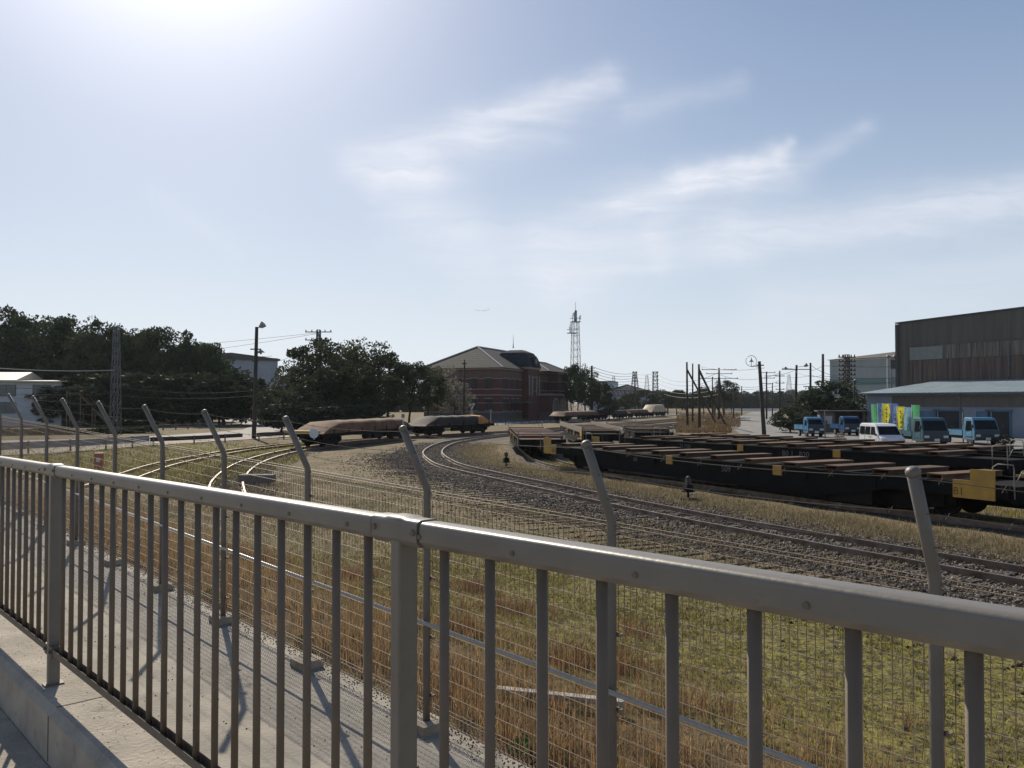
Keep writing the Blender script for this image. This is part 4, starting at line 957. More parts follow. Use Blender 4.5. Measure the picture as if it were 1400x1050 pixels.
# ------------------------------------------------------------------ trees
def leaf_cluster_mesh(name, H_, crown, nclump, nleaf, ls, m, seed, trunk_h=.3, flat=1.0, top=1.0, gap=.0):
    """returns (trunk mesh, crown mesh); crown = (rx, ry, rz) ellipsoid centred at H_-rz"""
    r = np.random.default_rng(seed); rx, ry, rz_ = crown; cz = H_-rz_
    cl = []
    while len(cl) < nclump:
        d = r.normal(0, 1, 3); d /= np.linalg.norm(d); rad = r.uniform(.45, .98)**.6
        p = d*rad*np.array([rx, ry, rz_]); 
        if d[2] < -.75: continue
        cl.append(p+np.array([0, 0, cz])); 
    cl = np.array(cl); cs = r.uniform(.55, 1.25, nclump)*min(rx, rz_)*.25
    n = nclump*nleaf; c = np.repeat(cl, nleaf, 0); s = np.repeat(cs, nleaf)[:, None]
    d = r.normal(0, 1, (n, 3)); d /= np.linalg.norm(d, axis=1)[:, None]; c = c+d*s*r.uniform(.3, 1.0, (n, 1))**.5*np.array([1.15, 1.15, .75])
    u = r.normal(0, 1, (n, 3)); u /= np.linalg.norm(u, axis=1)[:, None]; v = np.cross(u, r.normal(0, 1, (n, 3))); v /= np.linalg.norm(v, axis=1)[:, None]
    a = ls*r.uniform(.5, 1.3, (n, 1)); b = a*.55
    V = np.stack([c-u*a, c-v*b, c+u*a, c+v*b], 1).reshape(-1, 3); k = np.arange(n)*4; Fc = np.stack([k, k+1, k+2, k+3], 1)
    cm = np_mesh('crown', V, Fc, m)
    t = MB(); th = H_*trunk_h; rr = H_*.022
    t.tube([(0, 0, -.2), (H_*.01, 0, th*.5), (-H_*.01, .05, th), (0, 0, cz)], [rr*1.3, rr, rr*.85, rr*.5], 8)
    for q in cl[::max(1, nclump//9)]:
        st = Vector((0, 0, th+(q[2]-th)*.15)); e_ = Vector(q); mid = st.lerp(e_, .5)+Vector((0, 0, .05*H_)); t.tube([st, mid, e_], [rr*.5, rr*.3, rr*.1], 5)
    return t.mesh('trunk', m_bark), cm
def tmpl(*a, **k): return leaf_cluster_mesh(*a, **k)
T1 = [tmpl('t', 10, (4.6, 4.6, 4.0), 58, 125, .19, m_leaf, s, .25) for s in (11, 12, 13)]
T6 = [tmpl('t', 10, (5.4, 5.4, 5.2), 85, 100, .3, m_leaf, s, .12) for s in (61, 62)]
T2 = [tmpl('t', 10, (4.2, 4.2, 4.3), 70, 90, .19, m_leaf2, s, .25) for s in (21, 22)]
T3 = [tmpl('t', 10, (4.0, 4.0, 4.2), 46, 60, .20, m_leafp, 31, .3)]
T4 = [tmpl('t', 10, (5.0, 5.0, 5.0), 60, 110, .28, m_needle, s, .1) for s in (41, 42)]
T5 = [tmpl('t', 10, (7.0, 7.0, 6.0), 90, 120, .5, m_leaf, s, .1) for s in (51, 52)]
def tree(px, ytop, D, label, group, T, width=1.0, name='tree', cat='tree', h=None, i=[0]):
    i[0] += 1; rd = random.Random(i[0]*17); tm, cm = T[i[0] % len(T)]
    b = P(px, 560, D); top = h or P(px, ytop, D).z; s = top/10
    root = empty(name, (b.x, b.y, 0), rd.uniform(0, 6.28), label, cat, group)
    w = s*width*rd.uniform(.93, 1.08)
    for nm, me in (('trunk', tm), ('crown', cm)):
        o = link(nm, me, root); o.scale = (w, w, s)
    return root
OR = ['leftmost', 'second', 'third', 'fourth', 'fifth', 'sixth', 'seventh', 'eighth', 'ninth', 'tenth', 'eleventh', 'twelfth']
GL = 'tall dark trees of the left tree line'
for k, (px, yt, D, w) in enumerate(((-45, 436, 130, .75), (8, 428, 132, .72), (52, 427, 130, .74), (100, 437, 126, .72), (140, 446, 118, .72), (178, 446, 122, .70), (215, 451, 118, .74), (250, 460, 118, .74), (278, 467, 116, .70), (300, 490, 113, .62))):
    tree(px, yt-3, D, '%s tall dark tree counted from the left in the left tree line' % (OR[k] if k else 'outermost'), GL, T1, w)
for k, (px, yt, D, w) in enumerate(((-20, 455, 148, .9), (30, 450, 148, .9), (75, 452, 146, .9), (120, 460, 137, .9), (165, 462, 135, .9), (200, 468, 137, .9), (235, 472, 133, .9), (268, 485, 130, .9))):
    tree(px, yt, D, 'dark tree in the second rank of the left tree line, %s from the left' % OR[k], 'second rank of the left tree line', T6, w*1.1)
for k, px in enumerate((95, 122, 150, 180, 208, 236, 264, 290, 305)):
    tree(px, 520-(k % 3)*8, 111, 'low dark bush under the left tree line, %s from the left' % OR[k], 'bushes under the left tree line', T6, 1.5, 'bush', 'bush')
GM = 'trees of the middle clump'
for k, (px, yt, D, w, T) in enumerate(((408, 494, 92, .95, T2), (432, 468, 96, .9, T1), (462, 464, 95, .85, T2), (497, 463, 99, .80, T2), (530, 487, 97, .85, T1), (560, 494, 100, .85, T1), (585, 503, 104, .8, T1), (480, 500, 88, 1.0, T1), (520, 512, 88, 1.1, T1), (440, 505, 88, 1.0, T1))):
    tree(px, yt-2, D, '%s tree of the dense clump behind the covered wagons' % (OR[k]+' from the left' if k < 7 else ('inner', 'inner right', 'inner left')[k-7]+' lower'), GM, T, w)
for k, (px, yt, w) in enumerate(((412, 548, 2.2), (440, 550, 2.3), (466, 552, 2.2), (500, 553, 2.0), (385, 530, 1.3))):
    tree(px, yt, 84, 'rounded bush at the foot of the middle clump, %s' % ('first from the left', 'second from the left', 'third from the left', 'rightmost', 'tall one at the road edge')[k], 'bushes at the foot of the middle clump', T4, w, 'bush', 'bush')
tree(603, 498, 112, 'sparse pale leaved tree before the left side of the brick building', None, T3, .9)
tree(622, 520, 108, 'smaller pale leaved tree beside the thin dark pole at the brick building', None, T3, .9)
GR = 'dark trees right of the brick building'
for k, (px, yt, D, w, T) in enumerate(((781, 500, 165, .6, T1), (790, 499, 152, .6, T1), (800, 508, 145, .8, T1), (818, 520, 140, .85, T1), (833, 538, 138, .9, T2))):
    tree(px, yt-1, D, '%s dark tree in the group just right of the brick building' % OR[k], GR, T, w)
for k, (px, yt, D, w) in enumerate(((846, 546, 160, 1.3), (860, 537, 190, 1.0), (880, 533, 195, 1.1), (905, 538, 200, 1.1), (925, 532, 200, 1.0), (938, 540, 190, 1.0), (962, 530, 210, 1.0), (976, 533, 215, 1.0), (990, 520, 205, .85), (1000, 545, 230, 1.2))):
    tree(px, yt, D, '%s dark tree of the far row between the sheds and the right road' % OR[k], 'far trees beyond the train', T1, w)
GB = 'bushy trees left of the small blue truck'
tree(1136, 519, 90, 'large bushy dark tree behind the small blue truck', GB, T4, 1.15)
tree(1112, 532, 90, 'medium bushy tree left of the large one by the small blue truck', GB, T4, 1.1)
tree(1162, 535, 94, 'bushy tree between the large one and the annex', GB, T4, 1.0)
tree(1080, 556, 84, 'low round bush at the edge of the right road', GB, T4, 1.5, 'bush', 'bush')
tree(1098, 562, 82, 'low bush in front of the large bushy tree, left of the small blue truck', GB, T4, 1.5, 'bush', 'bush')
for k, (px, yb) in enumerate(((1148, 606), (1330, 607), (1374, 610), (1350, 606))):
    g = G(px, yb); tree(px, 0, g.y, 'small dry weed clump before the trucks, %s from the left' % OR[k], 'weed clumps before the trucks', T3 if k != 2 else T4, 1.4, 'weed_clump', 'weeds', h=.8)
for k in range(16): tree(905+k*18, 533+(k*7 % 5), 420+(k % 3)*25, 'wooded hill trees on the horizon right of centre', 'trees of the distant wooded hill', T5, 1.6)
for k in range(14): tree(370+k*16, 545, 260, 'low distant tree seen between the middle clump and the brick building', 'distant trees behind the middle clump', T5, 1.4)
for k in range(8): tree(1115+k*14, 548, 300, 'low distant tree hidden behind the right bushes', 'distant trees behind the right bushes', T5, 1.4)
def hedge(px0, py0, px1, py1, h, w, label, m=None, n=5000):
    a, b = G(px0, py0), G(px1, py1); r = np.random.default_rng(int(px1)); L_ = (b-a).length; root = empty('hedge', (a.x, a.y, 0), math.atan2(b.y-a.y, b.x-a.x), label, 'hedge')
    x = r.uniform(0, L_, n); hh = h*(.75+.25*np.sin(x*1.1)*np.cos(x*.37+1)); c = np.stack([x, r.normal(0, w*.35, n), hh*r.uniform(0, 1, n)**.7], 1)
    u = r.normal(0, 1, (n, 3)); u /= np.linalg.norm(u, axis=1)[:, None]; v = np.cross(u, r.normal(0, 1, (n, 3))); v /= np.linalg.norm(v, axis=1)[:, None]; q = .13*r.uniform(.5, 1.4, (n, 1))
    V = np.stack([c-u*q, c-v*q*.6, c+u*q, c+v*q*.6], 1).reshape(-1, 3); k = np.arange(n)*4
    link('foliage', np_mesh('foliage', V, np.stack([k, k+1, k+2, k+3], 1), m or m_leaf), root)
    s_ = MB()
    for i in range(int(L_/1.5)): s_.tube([(i*1.5+.5, 0, 0), (i*1.5+.6, .1, h*.7)], .03, 5)
    s_.build('stems', m_bark, root)
hedge(-160, 598, 215, 592, .75, 1.6, 'low dark clipped hedge behind the pale guard rail at the left', n=9000)
hedge(110, 583, 205, 581, .6, 1.2, 'brown low scrub in front of the grey lattice mast', m_leaf2, 3000)
hedge(395, 583, 560, 583, .8, 1.5, 'low dark scrub along the foot of the middle tree clump', n=6000)
# leafy weeds at the foot of the fence
m_weed = leafmat('weed_leaves', (.06, .12, .04), (.12, .19, .07), .35)
def weed(t, p, sc, label):
    x, y = fxy(p, t); z = ground_z(x, y); r = random.Random(int(t*10)); root = empty('leafy_weed', (x, y, z), 0, label, 'weeds', 'green weeds at the foot of the mesh fence')
    b = MB(); st = MB()
    for i in range(26):
        a = r.uniform(0, 6.28); l = sc*r.uniform(.5, 1); e = r.uniform(.3, 1.1); d = Vector((math.cos(a)*math.cos(e), math.sin(a)*math.cos(e), math.sin(e))); sd_ = d.cross(Vector((0, 0, 1))).normalized(); o = Vector((r.uniform(-.1, .1), r.uniform(-.1, .1), 0))*sc*4
        w_ = l*.16; b.add([o+d*l*.35, o+d*l*.65+sd_*w_, o+d*l-Vector((0, 0, l*.12)), o+d*l*.65-sd_*w_], [(0, 1, 2, 3)]); st.tube([o, o+d*l*.4], .0018, 4)
    b.build('leaves', m_weed, root, fix=False); st.build('stems', m_weed, root)
for t, p, sc, lb in ((3.9, 4.55, .22, 'green leafy weed at the fence foot just right of the thick railing post'), (4.7, 4.5, .18, 'green leafy weed at the fence foot beside a concrete footing, left of the first'), (2.1, 4.6, .2, 'green leafy weed low at the fence foot near the bottom centre'), (8.3, 4.5, .16, 'small green weed at the fence foot, third from the near end'), (10.8, 4.5, .18, 'small green weed at the far part of the fence foot')):
    weed(t, p, sc, lb)
#PART3
# ------------------------------------------------------------------ buildings
def part(name, m, parent, *boxes, bevel=0):
    b = MB()
    for c, d in boxes: b.box(c, d)
    return b.build(name, m, parent, bevel=bevel)
m_brick = mat('red_brick', (.15, .055, .042), (.115, .045, .036), 1.2, rough=.9, extra=tiles_ex(.24, .075, .6, .008))
m_stone = mat('pale_stone_trim', (.30, .26, .22), (.24, .2, .17), 2, rough=.85)
m_base = mat('dark_stone_base', (.10, .09, .085), (.08, .07, .065), 2, rough=.9)
m_slate = mat('slate_roof', (.04, .045, .06), (.028, .033, .045), 1.5, rough=.9, spec=.2, extra=tiles_ex(.5, .25, .6, .02))
m_tile = mat('grey_roof_tiles', (.085, .09, .085), (.055, .06, .055), 1.5, rough=.85, spec=.25, extra=tiles_ex(.8, .35, .25, .06))
m_ridge = mat('pale_ridge', (.40, .39, .36), rough=.6)
m_glassd = mat('dark_window_glass', (.02, .022, .026), (.035, .035, .04), 1, rough=.3, spec=.2)
m_frame = mat('window_frame', (.05, .035, .03), rough=.6)
def brick_building():
    c = P(683.5, 560, 128); root = empty('brick_building', (c.x, c.y, 0), math.atan2(.933, .36), 'two storey red brick building with pale stone bands, hip roof and domed entrance bay', 'building')
    L, W, E = 30.0, 13.2, 8.55
    def wall(nm, x0, x1, y0, y1, h=E): part(nm, m_brick, root, (((x0+x1)/2, (y0+y1)/2, h/2), (x1-x0, y1-y0, h)))
    wall('wall', 0, L, 0, W)
    wall('entrance_bay', 9.8, 15.4, -1.2, .5, E+.4); wall('porch', 15.6, 23.4, -3.0, .5, 4.6); wall('end_wing', 24.0, L+.3, -1.8, .5)
    def bands(x0, x1, y0, y1, e=E):
        for z, h, pr, m in ((.75, 1.5, .06, m_base), (1.56, .14, .10, m_stone), (3.0, .12, .04, m_stone), (4.25, .16, .07, m_stone), (5.2, .14, .05, m_stone), (6.85, .14, .04, m_stone), (e-.15, .30, .22, m_stone)):
            if z > e: continue
            part('stone_band' if m is m_stone else 'base_course', m, root, (((x0+x1)/2, (y0+y1)/2, z), (x1-x0+2*pr, y1-y0+2*pr, h)))
        part('frieze', mat('pale_brick', (.15, .095, .075), (.12, .075, .06), 2, rough=.9) if 'pale_brick' not in bpy.data.materials else bpy.data.materials['pale_brick'], root, (((x0+x1)/2, (y0+y1)/2, 7.55), (x1-x0+.03, y1-y0+.03, .95)))
    bands(0, L, 0, W); bands(24.0, L+.3, -1.8, .4)
    for z, h in ((4.45, .3), (.75, 1.5)): part('stone_band', m_stone if z > 1 else m_base, root, ((19.5, -1.25, z), (8.1, 3.8, h)))
    part('cornice', m_stone, root, ((12.6, -.35, E+.3), (6.0, 2.0, .3)))
    def win(x, z, w, h, y=0.0, side=False, arch=False):
        b = MB(); d = .06
        bx = lambda cx, cz, sx, sz, off: ((-off, cx, cz), (.1, sx, sz)) if side else ((cx, y-off, cz), (sx, .1, sz))
        for cx, cz, sx, sz in ((x-w/2, z, .1, h), (x+w/2, z, .1, h), (x, z-h/2, w+.1, .1), (x, z+h/2, w+.1, .1), (x, z, .06, h-.1), (x, z+.1, w-.1, .06)): b.box(*bx(cx, cz, sx, sz, .03))
        f = b.build('window', m_frame, root); p = MB(); p.box(*bx(x, z, w-.08, h-.08, -.01+.0)); p.build('pane', m_glassd, f)
        l = MB(); l.box(*bx(x, z+h/2+.12, w+.25, .12, .05)); l.box(*bx(x, z-h/2-.12, w+.2, .10, .05)); l.build('lintel', m_stone, f)
    for x in (1.9, 4.4, 7.2, 9.9):
        win(x, 6.05, 1.15, 1.6, side=True); win(x, 2.75, 1.15, 1.7, side=True)
    for x in (1.6, 3.0, 5.4, 7.6): win(x, 6.05, .75, 1.6); win(x, 2.75, .75, 1.7)
    for x in (17.0, 19.6, 22.2): win(x, 6.05, .9, 1.6)
    for x in (25.5, 27.1, 28.7): win(x, 6.05, .8, 1.6, y=-1.8)
    win(12.6, 6.2, 1.5, 2.1, y=-1.2)
    for x in (10.1, 11.5, 13.7, 15.1): part('pilaster', m_stone, root, ((x, -1.25, 5.9), (.35, .16, 3.4)))
    def arch(cx, y, w, hh, rise, nm='arch'):
        n = 12; o = []; i_ = []
        for k in range(n+1):
            a = math.pi*k/n; o.append((cx+(w/2+.35)*math.cos(a), y, hh+(rise+.35)*math.sin(a))); i_.append((cx+w/2*math.cos(a), y, hh+rise*math.sin(a)))
        b = MB(); vs = o+[(cx-w/2-.35, y, 0), (cx-w/2, y, 0)]+i_[::-1]+[(cx+w/2, y, 0), (cx+w/2+.35, y, 0)]
        for k in range(n):
            q = [o[k], o[k+1], i_[k+1], i_[k]]; b.prism(q, (0, -.06, 0), (0, .06, 0))
        for sx in (-1, 1): b.box((cx+sx*(w/2+.17), y, hh/2), (.34, .12, hh))
        r = b.build(nm, m_stone, root); d = MB(); d.prism([(cx+w/2, y, 0)]+i_+[(cx-w/2, y, 0)], (0, -.02, 0), (0, .02, 0)); d.build('doorway', m_glassd, r)
    arch(18.9, -3.05, 3.0, 2.2, 1.35); arch(22.2, -3.05, .9, 1.8, 1.6); arch(27.2, -1.85, 1.7, 2.3, 1.5)
    # roofs
    def hip(x0, x1, y0, y1, z, rx0, rx1, ry, rz_, m, mend, nm='roof'):
        A, B, C, D = (x0, y0, z), (x1, y0, z), (x1, y1, z), (x0, y1, z); Rr, Rl = (rx1, ry, rz_), (rx0, ry, rz_)
        b = MB(); b.add([A, B, C, D, Rl, Rr], [(0, 1, 5, 4), (1, 2, 5), (2, 3, 4, 5), (0, 3, 2, 1)]); r = b.build(nm, m, root)
        e = MB(); e.add([(A[0]-.02, A[1]+.02, A[2]), (D[0]-.02, D[1]-.02, D[2]), (Rl[0]-.02, Rl[1], Rl[2])], [(0, 1, 2)]); e.add([(A[0]+.1, A[1]+.1, A[2]-.01), (D[0]+.1, D[1]-.1, D[2]-.01), (Rl[0]+.1, Rl[1], Rl[2]-.1)], [(0, 2, 1)]); e.build('tiled_slope', mend, r)
        g = MB()
        for p, q in ((Rl, Rr), (A, Rl), (D, Rl), (B, Rr)): g.beam(Vector(p)+Vector((0, 0, .05)), Vector(q)+Vector((0, 0, .05)), .22, .16)
        g.build('ridge', m_ridge, r)
    hip(-.7, L+.7, -.7, W+.7, E, 6.2, 23.5, W/2, 12.35, m_slate, m_tile)
    hip(16.6, L+1.0, -2.5, 7, E+.02, 21.5, 27.5, 1.8, 10.5, m_slate, m_tile)
    # mansard over the entrance bay
    b = MB(); R0 = [(8.8, -1.8, E+.45), (16.2, -1.8, E+.45), (16.2, 6, E+.45), (8.8, 6, E+.45)]; pr = [(0, 0), (.15, .8), (.45, 1.7), (1.0, 2.5), (2.1, 3.0)]
    vs = []; fs = []
    for i_, dz in pr:
        vs += [(9.5+i_, -1.4+i_, E+.45+dz), (15.6-i_, -1.4+i_, E+.45+dz), (15.6-i_, 5-i_, E+.45+dz), (9.5+i_, 5-i_, E+.45+dz)]
    for k in range(4):
        for j in range(4): a = k*4+j; c = k*4+(j+1) % 4; fs.append((a, c, c+4, a+4))
    fs.append((16, 17, 18, 19)); b.add(vs, fs); r = b.build('dome', m_slate, root)
    d = MB(); d.tube([(12.5, -1.6, E+1.5), (12.5, .3, E+1.5)], .85, 16); d.box((12.5, -.7, E+.95), (1.7, 1.8, 1.0)); dd = d.build('dormer', m_slate, r)
    d = MB(); d.tube([(12.5, -1.66, E+1.5), (12.5, -1.6, E+1.5)], .5, 14); d.build('round_window', m_stone, dd)
    sp = MB(); sp.tube([(11, 2.0, 12.3), (11, 2.0, 13.2), (11, 2.0, 14.6)], [.12, .05, .02], 6); sp.build('spire', m_ridge, r)
    ch = part('canopy', m_base, root, ((6.5, -1.6, 3.1), (5, 2.6, .2)))
    hd = part('porch_step', m_base, root, ((19.5, -3.8, .2), (8, 1.4, .4)))
brick_building()
m_wwall = mat('white_plaster', (.50, .52, .54), (.42, .44, .46), 1, rough=.85, c3=(.3, .3, .3), s3=.5, t3=.62)
m_droof = mat('pale_metal_roof', (.62, .56, .46), (.55, .5, .42), 1, rough=.4, extra=None)
m_gwin = mat('green_grey_glass', (.10, .13, .125), (.07, .09, .09), .7, rough=.2)
def white_building():
    a = P(-160, 560, 104); b_ = P(84, 560, 108); d = b_-a; root = empty('white_building', (a.x, a.y, 0), math.atan2(d.y, d.x), 'white two storey building with green tinted windows and pale roof at the left edge', 'building'); Lh = d.length
    part('wall', m_wwall, root, ((Lh/2, 5, 2.9), (Lh, 10, 5.8)))
    b = MB(); b.prism([(-.8, -.5, 5.8), (-.8, -.5, 6.0), (-.8, 5, 7.2), (-.8, 10.5, 6.0), (-.8, 10.5, 5.8)], (0, 0, 0), (Lh-4.5, 0, 0)); b.build('roof', m_droof, root)
    b = MB(); b.prism([(Lh-5.6, -.6, 5.78), (Lh-5.6, -.6, 5.9), (Lh-5.6, 10.6, 6.3), (Lh-5.6, 10.6, 6.1)], (0, 0, 0), (6.4, 0, 0)); b.build('porch_roof', m_droof, root)
    for k in range(6):
        x = Lh-2.4-k*4.2
        for z in (4.65, 2.4):
            f = part('window', m_polec, root, ((x, -.03, z), (2.2, .1, 1.5))); part('pane', m_gwin, f, ((x, -.09, z), (2.08, .06, 1.38))); part('mullion', m_polec, f, ((x, -.13, z), (.06, .04, 1.38)))
white_building()
def stair_frame():
    g = P(110, 560, 104); root = empty('yellow_stair', (g.x, g.y, 0), .2, 'rusty yellow steel stair frame beside the white building', 'stairs')
    m = mat('ochre_steel', (.22, .16, .06), (.12, .09, .05), 3, rough=.8)
    b = MB()
    for x in (-1.6, 0, 1.4):
        for y in (0, 1.2): b.beam((x, y, 0), (x, y, 4.6-(0 if x < 1 else 1.5)), .12, .12)
    b.build('frame', m, root)
    for y in (0, 1.2): b = MB(); b.beam((-.2, y, 4.2), (3.4, y, .2), .14, .2); b.build('stringer', m, root); b = MB(); b.beam((-.2, y, 5.2), (3.4, y, 1.2), .06, .06); b.beam((-1.7, y, 5.0), (-.2, y, 5.2), .06, .06); b.build('handrail', m, root)
    for k in range(9): t = (k+.5)/9; b = MB(); b.box((-.2+3.6*t, .6, 4.2-4*t), (.3, 1.2, .05)); b.build('step', m, root)
    b = MB(); b.box((-.9, .6, 4.25), (1.6, 1.3, .1)); b.build('platform', m, root)
stair_frame()
m_shed = mat('pale_blue_cladding', (.34, .38, .42), (.28, .31, .35), .6, rough=.7, c3=(.2, .19, .18), s3=.5, t3=.66, extra=corrugate(.6, 0))
m_shedr = mat('old_brown_wall', (.10, .075, .06), (.07, .055, .05), .8, rough=.9)
def left_warehouse():
    a = P(300, 560, 170); b_ = P(379, 560, 176); d = b_-a; root = empty('warehouse', (a.x-8, a.y, 0), math.atan2(d.y, d.x), 'pale blue grey warehouse above a brown wall between the left trees and the middle clump', 'warehouse')
    L = d.length+8; part('wall', m_shed, root, ((L/2, 12, 8.0), (L, 24, 9.6))); part('lower_wall', m_shedr, root, ((L/2, 11.95, 2.6), (L+2, 24.4, 5.3)))
    b = MB(); b.prism([(-.5, -.6, 12.8), (L/2, -.6, 13.7), (L+.4, -.6, 12.6), (L+.4, -.6, 12.2), (-.5, -.6, 12.4)], (0, 0, 0), (0, 25, 0)); b.build('roof', m_base, root)
    for k in range(4): part('door', m_shedr, root, ((6+k*7, -.35, 2.2), (3.2, .2, 4.0)))
    part('annex', m_shed, root, ((L+3, 14, 4.6), (6, 14, 9.2)))
left_warehouse()
m_corr = mat('weathered_dark_cladding', (.13, .115, .095), (.095, .085, .07), .5, rough=.8, stretch=(4, 4, .25), c3=(.16, .085, .05), s3=1.1, t3=.56, extra=corrugate(.8, 0, .6))
m_corr2 = mat('streaked_rusty_cladding', (.24, .205, .165), (.10, .07, .05), 1.0, rough=.8, stretch=(5, 5, .15), c3=(.07, .05, .04), s3=1.6, t3=.5, extra=corrugate(.8, 0, .6))
m_corr3 = mat('brown_rust_cladding', (.07, .048, .038), (.17, .12, .09), .9, rough=.85, stretch=(5, 5, .2), c3=(.17, .14, .12), s3=2.4, t3=.62, extra=corrugate(.8, 0, .6))
m_blue = mat('blue_metal_roof', (.22, .29, .33), (.17, .23, .27), .7, rough=.6, extra=corrugate(.6, 0, .8))
m_grblue = mat('grey_blue_wall', (.22, .26, .31), (.17, .20, .25), .5, rough=.8, c3=(.12, .13, .14), s3=.8, t3=.62)
m_brownp = mat('brown_wall_panel', (.13, .115, .10), (.10, .09, .08), .8, rough=.85, extra=corrugate(.5, 0, .5))
m_bdoor = mat('blue_door', (.08, .16, .24), (.06, .12, .18), 1, rough=.7)
def big_warehouse():
    dv = Vector((-.53, .848)).normalized(); s0 = Vector((44, 70.9))
    # annex: local x runs towards the camera-right, y into the building
    left = s0+dv*14.8; root = empty('annex_building', (left.x, left.y, 0), math.atan2(-dv.y, -dv.x), 'low grey blue annex with a pale blue metal roof behind the trucks and flags', 'building')
    L = 44; W = 8.0
    part('wall', m_grblue, root, ((L/2, W/2, 2.0), (L, W, 4.0)))
    part('brown_panel', m_brownp, root, ((L/2+1.4, -.03, 3.2), (L-2.8, .08, 1.05)))
    b = MB(); b.add([(-.6, -.7, 4.02), (L, -.7, 4.02), (L, W, 5.35), (2.8, W, 5.35), (-.6, -.7, 3.90), (L, -.7, 3.90), (L, W, 5.2), (2.8, W, 5.2)], [(0, 1, 2, 3), (4, 7, 6, 5), (0, 4, 5, 1), (0, 3, 7, 4), (1, 5, 6, 2), (2, 6, 7, 3)]); b.add([(-.6, -.7, 4.01), (2.8, W, 5.34), (-.6, W, 4.01)], [(0, 1, 2)]); b.build('roof', m_blue, root)
    part('gutter', m_polec, root, ((L/2, -.76, 3.95), (L+1, .12, .12)))
    for x, w, m in ((6.6, 1.6, m_bdoor), (8.4, 2.2, m_glassd), (11.7, 1.2, m_bdoor), (13.0, 1.8, m_glassd), (3.4, 1.3, m_glassd), (20, 3, m_glassd)):
        d = part('door', m, root, ((x, -.06, 1.15), (w, .1, 2.25))); part('door_frame', m_grblue if m is m_bdoor else m_bdoor, d, ((x, -.08, 2.36), (w+.5, .16, .14)), ((x-w/2-.08, -.08, 1.15), (.1, .14, 2.3)), ((x+w/2+.08, -.08, 1.15), (.1, .14, 2.3)))
    part('downpipe', m_polec, root, ((9.6, -.1, 2.6), (.09, .09, 2.8)))
    part('vent_pipe', m_polec, root, ((20.5, W-1, 6.4), (.12, .12, 2.4)))
    # tall hall behind
    o = left+Vector((-dv.y*-1, 0))*0; nn = Vector((.848, .53)).normalized(); c = left+nn*W-dv*3.1*0
    # left end of the hall wall sits where the photo shows the corner
    P0 = P(1228, 560, 89.2); hroot = empty('warehouse', (P0.x, P0.y, 0), math.atan2(-dv.y, -dv.x), 'tall dark weathered corrugated warehouse with rust streaks at the right edge', 'warehouse')
    z0, z1 = 11.7, 13.2; LL = 45; n = 3
    b = MB(); b.prism([(0, .2, 0), (LL, .2, 0), (LL, .2, z1), (0, .2, z0)], (0, 0, 0), (0, 26, 0)); b.build('wall', m_corr, hroot)
    part('window_band', m_corr2, hroot, ((LL/2+1.8, .12, 8.35), (LL-3.6, .16, 1.45)))
    part('replacement_panel', mat('pale_green_panel', (.24, .25, .22), (.2, .2, .18), 2, rough=.7), hroot, ((3.2, .05, 8.3), (3.6, .1, 1.35)))
    part('lower_cladding', m_corr3, hroot, ((LL/2+.6, .13, 6.4), (LL-1.2, .14, 2.4)))
    b = MB(); b.beam((-.3, .3, z0+.06), (LL, .3, z1+.06), .5, .14); b.build('roof_edge', m_base, hroot)
    part('downpipe', m_polec, hroot, ((11.6, -.02, 7.2), (.14, .14, 3.2)))
    part('corner_post', m_base, hroot, ((-.1, .1, 5.8), (.3, .3, 11.6)))
    part('bracket_box', m_dsteel, hroot, ((-.7, .8, 7.3), (1.0, .5, 1.0)))
    # grey green hall far behind
    q0 = P(1135, 560, 150); m_gg = mat('pale_green_cladding', (.36, .40, .39), (.30, .34, .33), .4, rough=.7, extra=corrugate(1.0, 0, .5)); m_gb = mat('green_band', (.16, .26, .24), rough=.7)
    g = empty('warehouse', (q0.x, q0.y, 0), math.atan2(-dv.y, -dv.x), 'pale grey green warehouse with a green stripe left of the dark one', 'warehouse')
    Lg = 60
    part('wall', m_gg, g, ((Lg/2, 15, 5.4), (Lg, 30, 10.8)))
    part('stripe', m_gb, g, ((Lg/2, -.04, 6.7), (Lg, .08, 1.1))); part('corner_trim', m_white, g, ((11.5, -.08, 5.4), (.3, .1, 10.8))); part('trim', m_white, g, ((Lg/2, -.06, 10.7), (Lg, .1, .2)))
    b = MB(); b.add([(-.5, -.5, 10.85), (Lg, -.5, 10.85), (Lg, 30, 10.85), (-.5, 30, 10.85), (12, 15, 13.2), (Lg, 15, 13.2)], [(0, 1, 5, 4), (1, 2, 5), (2, 3, 4, 5), (3, 0, 4), (0, 3, 2, 1)]); b.build('roof', m_base, g)
big_warehouse()
def shed():
    a = G(1141, 593); root = empty('shed', (a.x, a.y+3.2, 0), math.atan2(-.848, .53)*.25, 'small open fronted shed with a flat dark roof behind the second blue truck', 'shed')
    m = mat('shed_boards', (.16, .15, .14), (.12, .11, .1), 2, rough=.9)
    part('back_wall', m, root, ((1.9, 2.6, 1.05), (4.2, .12, 2.1))); part('side_wall', m, root, ((-.15, 1.3, 1.05), (.12, 2.6, 2.1))); part('side_wall', m, root, ((4.0, 1.3, 1.05), (.12, 2.6, 2.1))); part('front_board', m, root, ((.55, 0.0, 1.05), (1.3, .1, 2.1)))
    part('window', m_wwall, root, ((.6, -.08, 1.3), (.7, .06, .8)))
    part('roof', m_droof if False else m_base, root, ((1.9, 1.2, 2.2), (4.8, 3.4, .12)))
shed()
